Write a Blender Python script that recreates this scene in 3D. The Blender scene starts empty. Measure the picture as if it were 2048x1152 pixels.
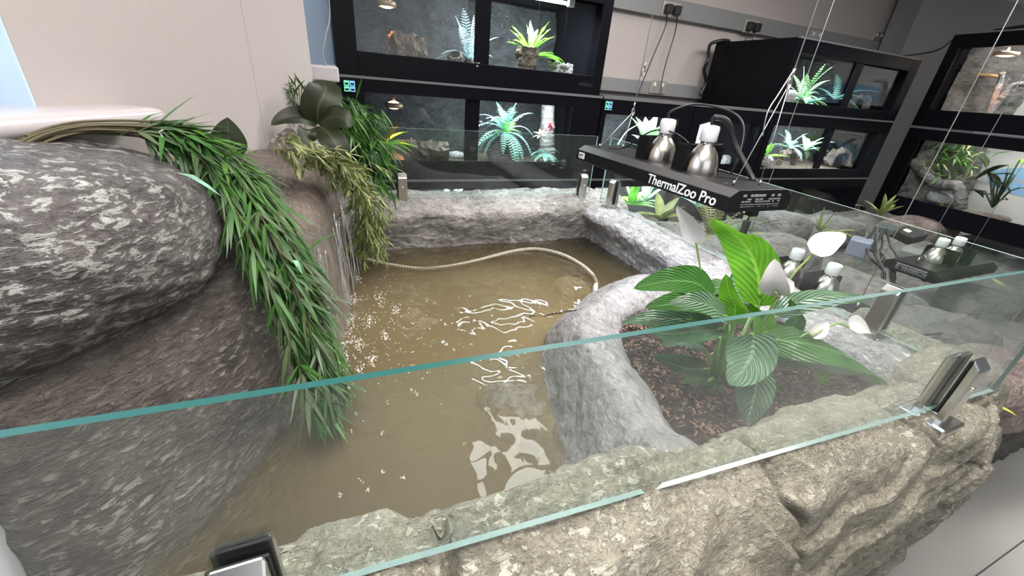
import bpy, bmesh, math, random
import numpy as np
from mathutils import Vector, Matrix, noise, Euler
random.seed(7)
S = bpy.context.scene
COL = S.collection
# ------------------------------------------------------------------ camera
F = 811.0
dX = np.array([2016., -226., F]); dX /= np.linalg.norm(dX)
dD = np.array([-144., 1624., F]); dD -= dX*dX.dot(dD); dD /= np.linalg.norm(dD)
dY = np.cross(dX, dD)
M = np.array([dX, dY, -dD])
cam = bpy.data.cameras.new('camera'); cam.sensor_width = 36; cam.lens = F/2048*36
cam.clip_start = 0.01; cam.clip_end = 100
co = bpy.data.objects.new('camera', cam); COL.objects.link(co)
co.matrix_world = Matrix([[M[i][0], -M[i][1], -M[i][2], 0] for i in range(3)] + [[0, 0, 0, 1]])
S.camera = co
def ray(px, py): return M @ np.array([px-1024., py-576., F])
def PY(px, py, Y): r = ray(px, py); return Vector(r*Y/r[1])
def PZ(px, py, Z): r = ray(px, py); return Vector(r*Z/r[2])
def PX(px, py, X): r = ray(px, py); return Vector(r*X/r[0])
# ------------------------------------------------------------------ world, light, exposure
S.view_settings.view_transform = 'Standard'; S.view_settings.look = 'None'
S.view_settings.gamma = 1; S.view_settings.use_curve_mapping = False
S.view_settings.exposure = 0.36
W = bpy.data.worlds.new('world'); S.world = W; W.use_nodes = True
W.node_tree.nodes['Background'].inputs[0].default_value = (0.90, 0.95, 1.0, 1)
W.node_tree.nodes['Background'].inputs[1].default_value = 0.16
def area(name, loc, target, size, power, color, sy=None):
    l = bpy.data.lights.new(name, 'AREA'); l.energy = power; l.color = color
    l.shape = 'RECTANGLE'; l.size = size; l.size_y = sy or size
    o = bpy.data.objects.new(name, l); COL.objects.link(o); o.location = loc
    o.rotation_euler = (Vector(target)-Vector(loc)).to_track_quat('-Z', 'Y').to_euler()
    return o
FLOOR = -1.40; CEIL = 1.15; WZ = -0.72
area('ceiling_panel_light', (0.4, 0.2, CEIL-.04), (0.4, 0.25, -1), 1.2, 10, (1, .96, .9), .6)
area('ceiling_panel_light', (2.6, 1.0, CEIL-.04), (2.6, 1.0, -1), 1.2, 9, (1, .96, .9), .6)
area('ceiling_panel_light', (1.1, 1.5, CEIL-.04), (1.1, 1.5, -1), .7, 16, (1, .97, .95), .5)
area('window_daylight', (-1.0, 1.05, .55), (.5, .7, -.6), .7, 5, (.70, .86, 1), .8)
area('room_daylight', (.6, -1.8, .5), (.7, 1, -.6), 2.2, 9, (.92, .96, 1), 1.2)

# ------------------------------------------------------------------ materials
def newmat(name):
    m = bpy.data.materials.new(name); m.use_nodes = True
    nt = m.node_tree; b = nt.nodes['Principled BSDF']; return m, nt, b
def plain(name, col, rough=.5, metal=0., spec=.5, emit=None, es=1., bump=0, bscale=60, var=0):
    m, nt, b = newmat(name)
    b.inputs['Base Color'].default_value = (*col, 1); b.inputs['Roughness'].default_value = rough
    b.inputs['Metallic'].default_value = metal; b.inputs['Specular IOR Level'].default_value = spec
    if emit: b.inputs['Emission Color'].default_value = (*emit, 1); b.inputs['Emission Strength'].default_value = es
    if bump or var:
        tc = nt.nodes.new('ShaderNodeTexCoord'); n = nt.nodes.new('ShaderNodeTexNoise')
        n.inputs['Scale'].default_value = bscale; n.inputs['Detail'].default_value = 5
        nt.links.new(tc.outputs['Object'], n.inputs['Vector'])
        if bump:
            bp = nt.nodes.new('ShaderNodeBump'); bp.inputs['Strength'].default_value = bump; bp.inputs['Distance'].default_value = .005
            nt.links.new(n.outputs['Fac'], bp.inputs['Height']); nt.links.new(bp.outputs['Normal'], b.inputs['Normal'])
        if var:
            mx = nt.nodes.new('ShaderNodeMix'); mx.data_type = 'RGBA'
            mx.inputs['A'].default_value = (*[c*(1-var) for c in col], 1); mx.inputs['B'].default_value = (*[min(1, c*(1+var)) for c in col], 1)
            nt.links.new(n.outputs['Fac'], mx.inputs['Factor']); nt.links.new(mx.outputs['Result'], b.inputs['Base Color'])
    return m
def ramp(nt, src, stops):
    r = nt.nodes.new('ShaderNodeValToRGB'); e = r.color_ramp.elements
    while len(e) < len(stops): e.new(.5)
    for i, (p, c) in enumerate(stops): e[i].position = p; e[i].color = (*c, 1) if len(c) == 3 else c
    nt.links.new(src, r.inputs['Fac']); return r
def rockmat(name, dark, mid, light, tint, stretch=(1, 1, 3), scale=1., rough=.62, bump=.8, lightpos=.6, rot=(0, 0, 0), wet=0, lightw=.12, fleck=30):
    m, nt, b = newmat(name); N = nt.nodes; L = nt.links
    tc = N.new('ShaderNodeTexCoord'); mp = N.new('ShaderNodeMapping')
    mp.inputs['Scale'].default_value = stretch; mp.inputs['Rotation'].default_value = rot
    L.new(tc.outputs['Object'], mp.inputs['Vector'])
    def nz(sc, det=6, ro=.6, dist=0, vec=mp.outputs['Vector']):
        n = N.new('ShaderNodeTexNoise'); n.inputs['Scale'].default_value = sc*scale; n.inputs['Detail'].default_value = det
        n.inputs['Roughness'].default_value = ro; n.inputs['Distortion'].default_value = dist
        L.new(vec, n.inputs['Vector']); return n
    a = nz(5, 6, .62, .4); c = nz(fleck, 7, .62, .5); d = nz(2.2, 3, .5, 0, tc.outputs['Object'])
    r1 = ramp(nt, a.outputs['Fac'], [(.3, dark), (.52, mid), (.75, tint)])
    # light dry-brushed flecks
    r2 = ramp(nt, c.outputs['Fac'], [(lightpos-lightw*.5, (0, 0, 0)), (lightpos+lightw*.5, (1, 1, 1))])
    r3 = ramp(nt, d.outputs['Fac'], [(.38, (.15, .15, .15)), (.62, (1, 1, 1))])
    mul = N.new('ShaderNodeMath'); mul.operation = 'MULTIPLY'
    L.new(r2.outputs['Color'], mul.inputs[0]); L.new(r3.outputs['Color'], mul.inputs[1])
    mx = N.new('ShaderNodeMix'); mx.data_type = 'RGBA'
    L.new(mul.outputs[0], mx.inputs['Factor']); L.new(r1.outputs['Color'], mx.inputs['A']); mx.inputs['B'].default_value = (*light, 1)
    d2 = nz(9, 4, .6, 1.0); r4 = ramp(nt, d2.outputs['Fac'], [(.40, (1, 1, 1)), (.5, (.62, .60, .60)), (.56, (1, 1, 1))])
    mm = N.new('ShaderNodeMix'); mm.data_type = 'RGBA'; mm.blend_type = 'MULTIPLY'; mm.inputs['Factor'].default_value = .45
    L.new(mx.outputs['Result'], mm.inputs['A']); L.new(r4.outputs['Color'], mm.inputs['B'])
    r5 = ramp(nt, c.outputs['Fac'], [(.34, (.42, .40, .40)), (.50, (1, 1, 1))])  # crevice shade put into the colour: darker where the bump is low
    m3 = N.new('ShaderNodeMix'); m3.data_type = 'RGBA'; m3.blend_type = 'MULTIPLY'; m3.inputs['Factor'].default_value = .9
    L.new(mm.outputs['Result'], m3.inputs['A']); L.new(r5.outputs['Color'], m3.inputs['B'])
    L.new(m3.outputs['Result'], b.inputs['Base Color'])
    b.inputs['Roughness'].default_value = rough
    if wet: b.inputs['Coat Weight'].default_value = wet; b.inputs['Coat Roughness'].default_value = .12
    f = nz(fleck*3, 3, .6, .2)
    ad = N.new('ShaderNodeMath'); ad.operation = 'MULTIPLY_ADD'; L.new(r2.outputs['Color'], ad.inputs[0]); ad.inputs[1].default_value = .30; L.new(c.outputs['Fac'], ad.inputs[2])
    bp = N.new('ShaderNodeBump'); bp.inputs['Strength'].default_value = min(1, bump*1.1); bp.inputs['Distance'].default_value = .022*30/fleck
    bp2 = N.new('ShaderNodeBump'); bp2.inputs['Strength'].default_value = bump*.7; bp2.inputs['Distance'].default_value = .004
    L.new(ad.outputs[0], bp.inputs['Height']); L.new(f.outputs['Fac'], bp2.inputs['Height'])
    L.new(bp.outputs['Normal'], bp2.inputs['Normal']); L.new(bp2.outputs['Normal'], b.inputs['Normal'])
    return m
def mixshader(name, *args): pass
def leafmat(name, base, vein, rough=.35, nv=0, rib=True, trans=.25, vstr=.5, bumpk=.5, spec=.5, edge=None):
    """green leaf: uv x across the blade, uv y along it; nv = pairs of side veins"""
    m, nt, b = newmat(name); N = nt.nodes; L = nt.links
    uv = N.new('ShaderNodeUVMap'); sp = N.new('ShaderNodeSeparateXYZ'); L.new(uv.outputs['UV'], sp.inputs[0])
    def mth(op, x, y=None, v=None, clamp=False):
        n = N.new('ShaderNodeMath'); n.operation = op; n.use_clamp = clamp
        L.new(x, n.inputs[0])
        if y is not None: L.new(y, n.inputs[1])
        elif v is not None: n.inputs[1].default_value = v
        return n.outputs[0]
    ax = mth('ABSOLUTE', mth('SUBTRACT', sp.outputs['X'], v=.5))
    mask = mth('LESS_THAN', ax, v=.035) if rib else mth('MULTIPLY', ax, v=0)
    if nv:
        ph = mth('SUBTRACT', mth('MULTIPLY', sp.outputs['Y'], v=nv), mth('MULTIPLY', ax, v=nv*.75))
        s = mth('SINE', mth('MULTIPLY', ph, v=6.283))
        vm = mth('MULTIPLY', mth('ADD', s, v=1), v=.5)
        vp = mth('POWER', vm, v=2.5)
        mask = mth('ADD', mth('MULTIPLY', vp, v=vstr), mask, clamp=True)
    tc = N.new('ShaderNodeTexCoord'); n = N.new('ShaderNodeTexNoise'); n.inputs['Scale'].default_value = 14; L.new(tc.outputs['Object'], n.inputs['Vector'])
    r = ramp(nt, n.outputs['Fac'], [(.35, tuple(c*.72 for c in base)), (.65, tuple(min(1, c*1.25) for c in base))])
    mx = N.new('ShaderNodeMix'); mx.data_type = 'RGBA'; L.new(mask, mx.inputs['Factor'])
    L.new(r.outputs['Color'], mx.inputs['A']); mx.inputs['B'].default_value = (*vein, 1)
    L.new(mx.outputs['Result'], b.inputs['Base Color'])
    b.inputs['Roughness'].default_value = rough; b.inputs['Specular IOR Level'].default_value = spec
    if nv:
        bp = N.new('ShaderNodeBump'); bp.inputs['Strength'].default_value = bumpk; bp.inputs['Distance'].default_value = .004
        L.new(vm, bp.inputs['Height']); L.new(bp.outputs['Normal'], b.inputs['Normal'])
    if trans:
        t = N.new('ShaderNodeBsdfTranslucent'); L.new(mx.outputs['Result'], t.inputs['Color'])
        ms = N.new('ShaderNodeMixShader'); ms.inputs[0].default_value = trans
        L.new(b.outputs[0], ms.inputs[1]); L.new(t.outputs[0], ms.inputs[2])
        L.new(ms.outputs[0], N['Material Output'].inputs['Surface'])
    return m
def glassmat(name, tint=(.93, .97, .95), k=1., haze=.0):
    m = bpy.data.materials.new(name); m.use_nodes = True; nt = m.node_tree; N = nt.nodes; L = nt.links; N.clear()
    o = N.new('ShaderNodeOutputMaterial'); t = N.new('ShaderNodeBsdfTransparent'); t.inputs[0].default_value = (*tint, 1)
    g = N.new('ShaderNodeBsdfGlossy'); g.inputs['Roughness'].default_value = .0; g.inputs[0].default_value = (1, 1, 1, 1)
    fr = N.new('ShaderNodeFresnel')
    ge = N.new('ShaderNodeNewGeometry'); mr = N.new('ShaderNodeMapRange'); mr.inputs['To Min'].default_value = 1.5; mr.inputs['To Max'].default_value = 1/1.5
    L.new(ge.outputs['Backfacing'], mr.inputs['Value']); L.new(mr.outputs['Result'], fr.inputs[0])
    mu = N.new('ShaderNodeMath'); mu.operation = 'MULTIPLY'; mu.use_clamp = True; mu.inputs[1].default_value = k; L.new(fr.outputs[0], mu.inputs[0])
    ms = N.new('ShaderNodeMixShader'); L.new(mu.outputs[0], ms.inputs[0]); L.new(t.outputs[0], ms.inputs[1]); L.new(g.outputs[0], ms.inputs[2])
    last = ms
    if haze:
        d = N.new('ShaderNodeBsdfDiffuse'); d.inputs[0].default_value = (.8, .85, .85, 1)
        m2 = N.new('ShaderNodeMixShader'); m2.inputs[0].default_value = haze
        L.new(ms.outputs[0], m2.inputs[1]); L.new(d.outputs[0], m2.inputs[2]); last = m2
    L.new(last.outputs[0], o.inputs[0]); return m
def watermat(name, murk, op, bump=True):
    m = bpy.data.materials.new(name); m.use_nodes = True; nt = m.node_tree; N = nt.nodes; L = nt.links; N.clear()
    o = N.new('ShaderNodeOutputMaterial'); tc = N.new('ShaderNodeTexCoord')
    t = N.new('ShaderNodeBsdfTransparent'); t.inputs[0].default_value = (.93, .90, .82, 1)
    d = N.new('ShaderNodeBsdfDiffuse'); n = N.new('ShaderNodeTexNoise'); n.inputs['Scale'].default_value = 2.2; n.inputs['Detail'].default_value = 3
    L.new(tc.outputs['Object'], n.inputs['Vector'])
    r = ramp(nt, n.outputs['Fac'], [(.35, tuple(c*.86 for c in murk)), (.65, murk)]); L.new(r.outputs['Color'], d.inputs[0])
    mt = N.new('ShaderNodeMixShader'); # murk thins towards the edges: clearer water, with the tanks' dark reflection put in
    vq = N.new('ShaderNodeVectorMath'); vq.operation = 'DISTANCE'; gq = N.new('ShaderNodeNewGeometry'); L.new(gq.outputs['Position'], vq.inputs[0]); vq.inputs[1].default_value = (.33, 1.0, WZ)
    rq = ramp(nt, vq.outputs['Value'], [(.30, (op, op, op)), (.72, (op*.28,)*3)]); L.new(rq.outputs['Color'], mt.inputs[0]); L.new(t.outputs[0], mt.inputs[1]); L.new(d.outputs[0], mt.inputs[2])
    if not bump:
        L.new(mt.outputs[0], o.inputs[0]); return m
    g = N.new('ShaderNodeBsdfGlossy'); g.inputs['Roughness'].default_value = .015
    fr = N.new('ShaderNodeFresnel'); fr.inputs[0].default_value = 1.33
    bp = N.new('ShaderNodeBump'); bp.inputs['Strength'].default_value = .9; bp.inputs['Distance'].default_value = .012
    # slow swell over the pond plus fine chop near the falling water (an ordinary pattern fixed to the pond)
    n1 = N.new('ShaderNodeTexNoise'); n1.inputs['Scale'].default_value = 5.5; n1.inputs['Detail'].default_value = 1.0; n1.inputs['Distortion'].default_value = .7
    L.new(tc.outputs['Object'], n1.inputs['Vector'])
    mp = N.new('ShaderNodeMapping'); mp.inputs['Rotation'].default_value = (0, 0, -.5); mp.inputs['Scale'].default_value = (3, 1, 1)
    L.new(tc.outputs['Object'], mp.inputs['Vector'])
    n2 = N.new('ShaderNodeTexNoise'); n2.inputs['Scale'].default_value = 17; n2.inputs['Detail'].default_value = 3; n2.inputs['Distortion'].default_value = .4
    L.new(mp.outputs['Vector'], n2.inputs['Vector'])
    vd = N.new('ShaderNodeVectorMath'); vd.operation = 'DISTANCE'; L.new(tc.outputs['Object'], vd.inputs[0]); vd.inputs[1].default_value = (-.05, 1.25, WZ)
    fa = ramp(nt, vd.outputs['Value'], [(.0, (1, 1, 1)), (.35, (.35, .35, .35)), (.8, (.02, .02, .02))])
    mu = N.new('ShaderNodeMath'); mu.operation = 'MULTIPLY'; L.new(n2.outputs['Fac'], mu.inputs[0]); L.new(fa.outputs['Color'], mu.inputs[1])
    ad = N.new('ShaderNodeMath'); ad.operation = 'ADD'; L.new(n1.outputs['Fac'], ad.inputs[0]); L.new(mu.outputs[0], ad.inputs[1])
    L.new(ad.outputs[0], bp.inputs['Height']); L.new(bp.outputs['Normal'], g.inputs['Normal']); L.new(bp.outputs['Normal'], fr.inputs['Normal'])
    k = N.new('ShaderNodeMath'); k.operation = 'MULTIPLY'; k.inputs[1].default_value = 1.3; k.use_clamp = True; L.new(fr.outputs[0], k.inputs[0])
    ms = N.new('ShaderNodeMixShader'); L.new(k.outputs[0], ms.inputs[0]); L.new(mt.outputs[0], ms.inputs[1]); L.new(g.outputs[0], ms.inputs[2])
    L.new(ms.outputs[0], o.inputs[0]); return m

m_black = plain('black_laminate', (.004, .004, .006), .32, spec=.08)
m_blackmetal = plain('black_powder_coat', (.008, .008, .009), .45, spec=.2, bump=.05, bscale=300)
m_cable = plain('black_cable', (.01, .01, .011), .4)
m_greytrim = plain('grey_trim', (.10, .10, .11), .5)
m_steel = plain('brushed_steel', (.62, .60, .57), .22, 1.0)
m_chrome = plain('spun_aluminium', (.72, .66, .60), .25, 1.0)
m_wire = plain('steel_wire', (.7, .7, .7), .3, .8)
m_white = plain('white_plastic', (.75, .76, .77), .4)
m_text = plain('white_print', (.85, .86, .88), .6)
m_greytext = plain('grey_print', (.28, .29, .31), .6)
m_faint = plain('charcoal_print', (.02, .02, .022), .5)
m_rubber = plain('black_rubber', (.012, .012, .012), .6)
m_wall = plain('cream_wall_paint', (.40, .362, .35), .75, bump=.08, bscale=90, var=.03)
m_wallback = plain('magnolia_wall_paint', (.40, .365, .35), .75, bump=.08, bscale=90, var=.03)
m_wallright = plain('grey_wall_paint', (.40, .38, .37), .75, bump=.08, bscale=90)
m_ceil = plain('white_ceiling', (.75, .74, .72), .8)
m_dado = plain('grey_trunking', (.20, .205, .21), .45)
m_floor = plain('grey_vinyl', (.56, .55, .52), .5, bump=.03, bscale=200, var=.06)
m_sill = plain('gloss_white_paint', (.46, .43, .44), .24)
m_reveal = plain('daylit_reveal_blue', (.50, .62, .76), .5)  # cool daylight on the reveals put into their blue colour
m_glass = glassmat('fence_glass', (.93, .965, .955), .85, .008)
m_glassedge = plain('green_glass_edge', (.016, .085, .078), .35, spec=.3)
m_glassedge_w = plain('polished_glass_edge', (.30, .42, .40), .15, spec=.7)
m_tankglass = glassmat('tank_glass', (.97, .98, .98), .55)
R_left = rockmat('grey_layered_rock', (.080, .074, .074), (.165, .150, .145), (.52, .52, .49), (.23, .205, .195), (1.1, 1.1, 2.6), 1.15, .5, 1, .535, (.25, -.3, 0), fleck=40, lightw=.05)
R_left2 = rockmat('brown_grey_rock', (.085, .075, .069), (.17, .145, .13), (.46, .44, .40), (.23, .19, .17), (1, 1, 3), 1.1, .5, 1, .56, (.5, -.35, .2), .15, fleck=38, lightw=.05)
R_fall = rockmat('wet_brown_rock', (.14, .112, .095), (.25, .20, .17), (.46, .40, .35), (.32, .255, .22), (1.6, 1.6, .9), 1.1, .45, .95, .60, (0, .3, 0), .3, fleck=44, lightw=.06)
R_rim = rockmat('grey_rim_rock', (.19, .175, .165), (.39, .37, .345), (.66, .64, .60), (.45, .42, .38), (1, 1, 1.6), 1.2, .6, .7, .58)
R_rimr = rockmat('pale_rim_rock', (.27, .255, .265), (.53, .515, .525), (.80, .79, .80), (.61, .59, .59), (1.3, .8, 1.4), 1.3, .6, .85, .55)
R_front = rockmat('sandy_grey_rock', (.24, .22, .175), (.47, .435, .34), (.62, .59, .48), (.54, .49, .385), (.9, 1.3, 1.8), 1.2, .6, .95, .54, fleck=58, lightw=.08)
R_plant = rockmat('smooth_grey_rock', (.17, .162, .158), (.31, .30, .295), (.52, .50, .50), (.40, .385, .385), (1, .5, 1), 1, .5, .75, .60, (0, 0, .6), .1, fleck=50)
R_sub = rockmat('silty_rock', (.10, .09, .065), (.24, .21, .15), (.36, .32, .24), (.28, .24, .17), (1, 1, 1), 1, .6, .7, .62)
R_encl = rockmat('slate_grey_rock', (.08, .078, .075), (.19, .18, .172), (.36, .35, .34), (.26, .24, .225), (1, 1, 2), .8, .6, .8, .62)
R_pink = rockmat('pinkish_brown_rock', (.12, .09, .08), (.33, .26, .235), (.55, .48, .44), (.42, .34, .30), (1, 1.6, 1), 1.1, .55, .9, .58)
R_tank = rockmat('dark_backdrop_rock', (.014, .016, .018), (.045, .050, .054), (.13, .14, .15), (.07, .077, .083), (1, 1, 2), 1.6, .7, 1.0, .6)
R_bark = rockmat('cork_bark', (.05, .035, .025), (.20, .15, .11), (.48, .42, .35), (.30, .23, .17), (1, 1, 1), 6, .8, 1.0, .52)
R_pale = rockmat('pale_tank_rock', (.25, .25, .25), (.45, .46, .47), (.75, .76, .76), (.55, .56, .57), (1, 1, 1), 3, .7, .8, .55)
m_soil = rockmat('bark_chip_soil', (.018, .010, .007), (.060, .032, .022), (.22, .13, .09), (.09, .05, .034), (1, 1, 1), 5, .8, 1.0, .62, lightw=.05)

# ------------------------------------------------------------------ mesh helpers
class MB:
    def __init__(s): s.v = []; s.f = []; s.mi = []; s.uv = []
    def add(s, V, Fc, mi=0, uv=None):
        o = len(s.v); s.v.extend([tuple(p) for p in V]); s.uv.extend(uv if uv is not None else [(0, 0)]*len(V))
        for f in Fc: s.f.append(tuple(o+i for i in f)); s.mi.append(mi)
        return s
    def box(s, x0, x1, y0, y1, z0, z1, mi=0, mat=None):
        V = [Vector((x, y, z)) for x in (x0, x1) for y in (y0, y1) for z in (z0, z1)]
        if mat is not None: V = [mat @ p for p in V]
        return s.add(V, [(0, 1, 3, 2), (4, 6, 7, 5), (0, 4, 5, 1), (2, 3, 7, 6), (0, 2, 6, 4), (1, 5, 7, 3)], mi)
    def tube(s, P, r, n=8, mi=0, cap=True):
        P = [Vector(p) for p in P]; m = len(P); R = r if isinstance(r, (list, tuple)) else [r]*m
        V = []; a = None
        for i in range(m):
            t = (P[min(i+1, m-1)]-P[max(i-1, 0)]).normalized()
            if a is None: a = t.orthogonal().normalized()
            a = (a - t*a.dot(t)).normalized() if (a - t*a.dot(t)).length > 1e-6 else t.orthogonal().normalized()
            b = t.cross(a)
            for k in range(n):
                w = 2*math.pi*k/n; V.append(P[i]+(a*math.cos(w)+b*math.sin(w))*R[i])
        Fc = [(i*n+k, i*n+(k+1) % n, (i+1)*n+(k+1) % n, (i+1)*n+k) for i in range(m-1) for k in range(n)]
        if cap: Fc += [tuple(range(n-1, -1, -1)), tuple(range((m-1)*n, m*n))]
        return s.add(V, Fc, mi)
    def lathe(s, prof, c=(0, 0, 0), n=24, mat=None, mi=0):
        c = Vector(c); V = []
        for r, z in prof:
            for k in range(n):
                w = 2*math.pi*k/n; p = Vector((r*math.cos(w), r*math.sin(w), z)); V.append(c+(mat @ p if mat else p))
        m = len(prof)
        Fc = [(i*n+k, i*n+(k+1) % n, (i+1)*n+(k+1) % n, (i+1)*n+k) for i in range(m-1) for k in range(n)]
        return s.add(V, Fc, mi)
    def leaf(s, p, d, L, Wd, droop=.5, n=6, fold=.2, prof=0, side=None, mi=0, wave=0, curl=0):
        """blade from p heading d; prof 0 lance, 1 oval, 2 strap, 3 grass"""
        p = Vector(p); d = Vector(d).normalized(); st = L/n; V = []; UV = []
        pts = [p]; dirs = [d]
        for i in range(n):
            d = (d + Vector((0, 0, -1))*droop/n).normalized(); p = p+d*st; pts.append(p); dirs.append(d)
        return s.blade(pts, Wd, fold, prof, side, mi, wave)
    def blade(s, pts, Wd, fold=.2, prof=0, side=None, mi=0, wave=0):
        n = len(pts)-1; V = []; UV = []
        for i in range(n+1):
            t = i/n; d = (pts[min(i+1, n)]-pts[max(i-1, 0)]).normalized()
            sd = Vector(side) if side is not None else d.cross(Vector((0, 0, 1)))
            sd = sd-d*sd.dot(d)
            if sd.length < 1e-4: sd = d.orthogonal()
            sd.normalize(); up = sd.cross(d)
            if prof == 0: w = math.sin(math.pi*min(1, t**.75))**.9
            elif prof == 1: w = max(0, math.sin(math.pi*t**.68))**.72 if t < 1 else 0
            elif prof == 2: w = min(1, .35+2.2*t)*(1-t**5)
            else: w = (.25+.75*math.sin(math.pi*t**.5))*(1-t**3)
            w = max(w, .03)*Wd/2
            wv = wave*math.sin(t*19)*Wd
            for u in (-1, -.5, 0, .5, 1):
                V.append(pts[i]+sd*w*u+up*(abs(u)*fold*w*1.2+wv*abs(u)*(1 if u > 0 else -.8))); UV.append((.5+u/2, t))
        Fc = [(i*5+k, i*5+k+1, (i+1)*5+k+1, (i+1)*5+k) for i in range(n) for k in range(4)]
        return s.add(V, Fc, mi, UV)
    def thin(s, p, d, L, Wd, droop=.4, mi=0, side=None):
        p = Vector(p); d = Vector(d).normalized()
        sd = Vector(side) if side is not None else d.cross(Vector((random.uniform(-.6, .6), random.uniform(-.6, .6), 1)))
        if sd.length < 1e-3: sd = d.orthogonal()
        sd.normalize(); V = [p-sd*Wd*.1, p+sd*Wd*.1]; UV = [(.4, 0), (.6, 0)]; q = p
        for i, w in ((1, 1), (2, .85), (3, .45)):
            d = (d+Vector((0, 0, -droop/4))).normalized(); q = q+d*L/4
            V += [q-sd*Wd*.5*w, q+sd*Wd*.5*w]; UV += [(0, i/4), (1, i/4)]
        q = q+d*L/4; V.append(q); UV.append((.5, 1))
        return s.add(V, [(0, 1, 3, 2), (2, 3, 5, 4), (4, 5, 7, 6), (6, 7, 8)], mi, UV)
    def build(s, name, mats, parent=None, smooth=True, bevel=0, origin=None):
        me = bpy.data.meshes.new(name)
        V = s.v
        o = bpy.data.objects.new(name, me)
        if origin is None and parent is not None: origin = parent.get('_o', (0, 0, 0))
        ox = Vector(origin) if origin is not None else Vector((0, 0, 0))
        if origin is not None: V = [(p[0]-ox[0], p[1]-ox[1], p[2]-ox[2]) for p in V]
        me.from_pydata(V, [], s.f)
        for m in (mats if isinstance(mats, (list, tuple)) else [mats]): me.materials.append(m)
        me.polygons.foreach_set('material_index', s.mi)
        if smooth: me.polygons.foreach_set('use_smooth', [True]*len(s.f))
        ul = me.uv_layers.new(name='UVMap')
        li = np.empty(len(me.loops), dtype=np.int32); me.loops.foreach_get('vertex_index', li)
        ul.data.foreach_set('uv', np.array(s.uv, dtype=np.float32)[li].ravel())
        me.update(); COL.objects.link(o)
        if parent is not None: o.parent = parent
        elif origin is not None: o.location = ox
        if bevel:
            b = o.modifiers.new('bevel', 'BEVEL'); b.width = bevel; b.segments = 2; b.limit_method = 'ANGLE'
            b.harden_normals = False
        return o
def tag(o, label, cat, group=None, kind=None):
    o['label'] = label; o['category'] = cat
    if group: o['group'] = group
    if kind: o['kind'] = kind
    return o
def thing(name, loc, label, cat, group=None):
    o = bpy.data.objects.new(name, None); o.empty_display_size = .05; COL.objects.link(o); o.location = loc
    o['_o'] = tuple(loc); tag(o, label, cat, group); return o
def struct(o): o['kind'] = 'structure'; return o
def B(name, mat, parent, *bx, bevel=0, origin=None):
    mb = MB()
    for b in bx: mb.box(*b)
    return mb.build(name, mat, parent, smooth=False, bevel=bevel, origin=origin)
def fbm(p, sc, o=4, off=0.):
    return noise.fractal(Vector((p[0]*sc+off, p[1]*sc+off*.7, p[2]*sc-off)), 1.0, 2.1, o)
def cr(P, t):
    n = len(P)-1; i = min(int(t), n-1); f = t-i
    a = P[max(i-1, 0)]; b = P[i]; c = P[i+1]; d = P[min(i+2, n)]
    return .5*((2*b)+(-a+c)*f+(2*a-5*b+4*c-d)*f*f+(-a+3*b-3*c+d)*f**3)
def loft(rows, nu, nv):
    """rows[i][j] control points -> dense smooth grid (nu along i, nv along j)"""
    R = np.array([[tuple(p) for p in r] for r in rows], dtype=float)
    ni, nj = R.shape[:2]
    A = np.array([[cr(R[i], t) for t in np.linspace(0, nj-1, nv)] for i in range(ni)])
    return np.array([cr(A, t) for t in np.linspace(0, ni-1, nu)])
def grid_normals(G):
    du = np.gradient(G, axis=0); dv = np.gradient(G, axis=1); n = np.cross(du, dv)
    return n/np.maximum(np.linalg.norm(n, axis=2, keepdims=True), 1e-9)
def grid_mesh(G, flip=False):
    nu, nv = G.shape[:2]; mb = MB()
    Fc = [(i*nv+j, (i+1)*nv+j, (i+1)*nv+j+1, i*nv+j+1) for i in range(nu-1) for j in range(nv-1)]
    if flip: Fc = [f[::-1] for f in Fc]
    mb.add(G.reshape(-1, 3), Fc); return mb
def rockify(G, amp=.012, sc=6, flip=False, extra=None, off=0, strat=0, sscale=30):
    N = grid_normals(G); nu, nv = G.shape[:2]
    if flip: N = -N
    for i in range(nu):
        for j in range(nv):
            p = G[i, j]; h = amp*fbm(p, sc, 4, off)
            h += amp*.35*fbm(p, sc*5, 3, off+9)
            if strat:
                q = p[2]*sscale+1.6*fbm((p[0], p[1], p[2]*.5), 3.5, 2, off+3); fr = q-math.floor(q)
                h += strat*(fr**1.6 - (max(0, fr-.86)/.14)*1.0)
            if extra: h += extra(p, i/(nu-1), j/(nv-1))
            G[i, j] = p+N[i, j]*h
    return G
def boulder(name, c, planes, k=6, sub=6, amp=.02, sc=5, off=0, mat=None, strat=0, sscale=25, extra=None, sdir=(0, 0, 1)):
    bm = bmesh.new(); bmesh.ops.create_icosphere(bm, subdivisions=sub, radius=1)
    c = Vector(c); pl = []; sdir = Vector(sdir).normalized()
    for n, p in planes:
        n = Vector(n).normalized(); d = n.dot(Vector(p)-c) if isinstance(p, (tuple, Vector)) else p
        pl.append((n, max(d, .01)))
    for v in bm.verts:
        u = v.co.normalized(); s = 0.
        for n, d in pl:
            a = n.dot(u)/d
            if a > 0: s += a**k
        r = s**(-1/k); p = c+u*r
        h = amp*fbm(p, sc, 4, off)+amp*.3*fbm(p, sc*5, 3, off+5)
        if strat:
            q = p.dot(sdir)*sscale+1.5*fbm(p, 3.5, 2, off+3); fr = q-math.floor(q); h += strat*(fr-(max(0, fr-.82)/.18)*1.1)
        if extra: h += extra(p)
        v.co = u*(r+h)
    me = bpy.data.meshes.new(name); bm.to_mesh(me); bm.free()
    me.polygons.foreach_set('use_smooth', [True]*len(me.polygons)); me.materials.append(mat)
    o = bpy.data.objects.new(name, me); COL.objects.link(o); o.location = c; return o
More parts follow.
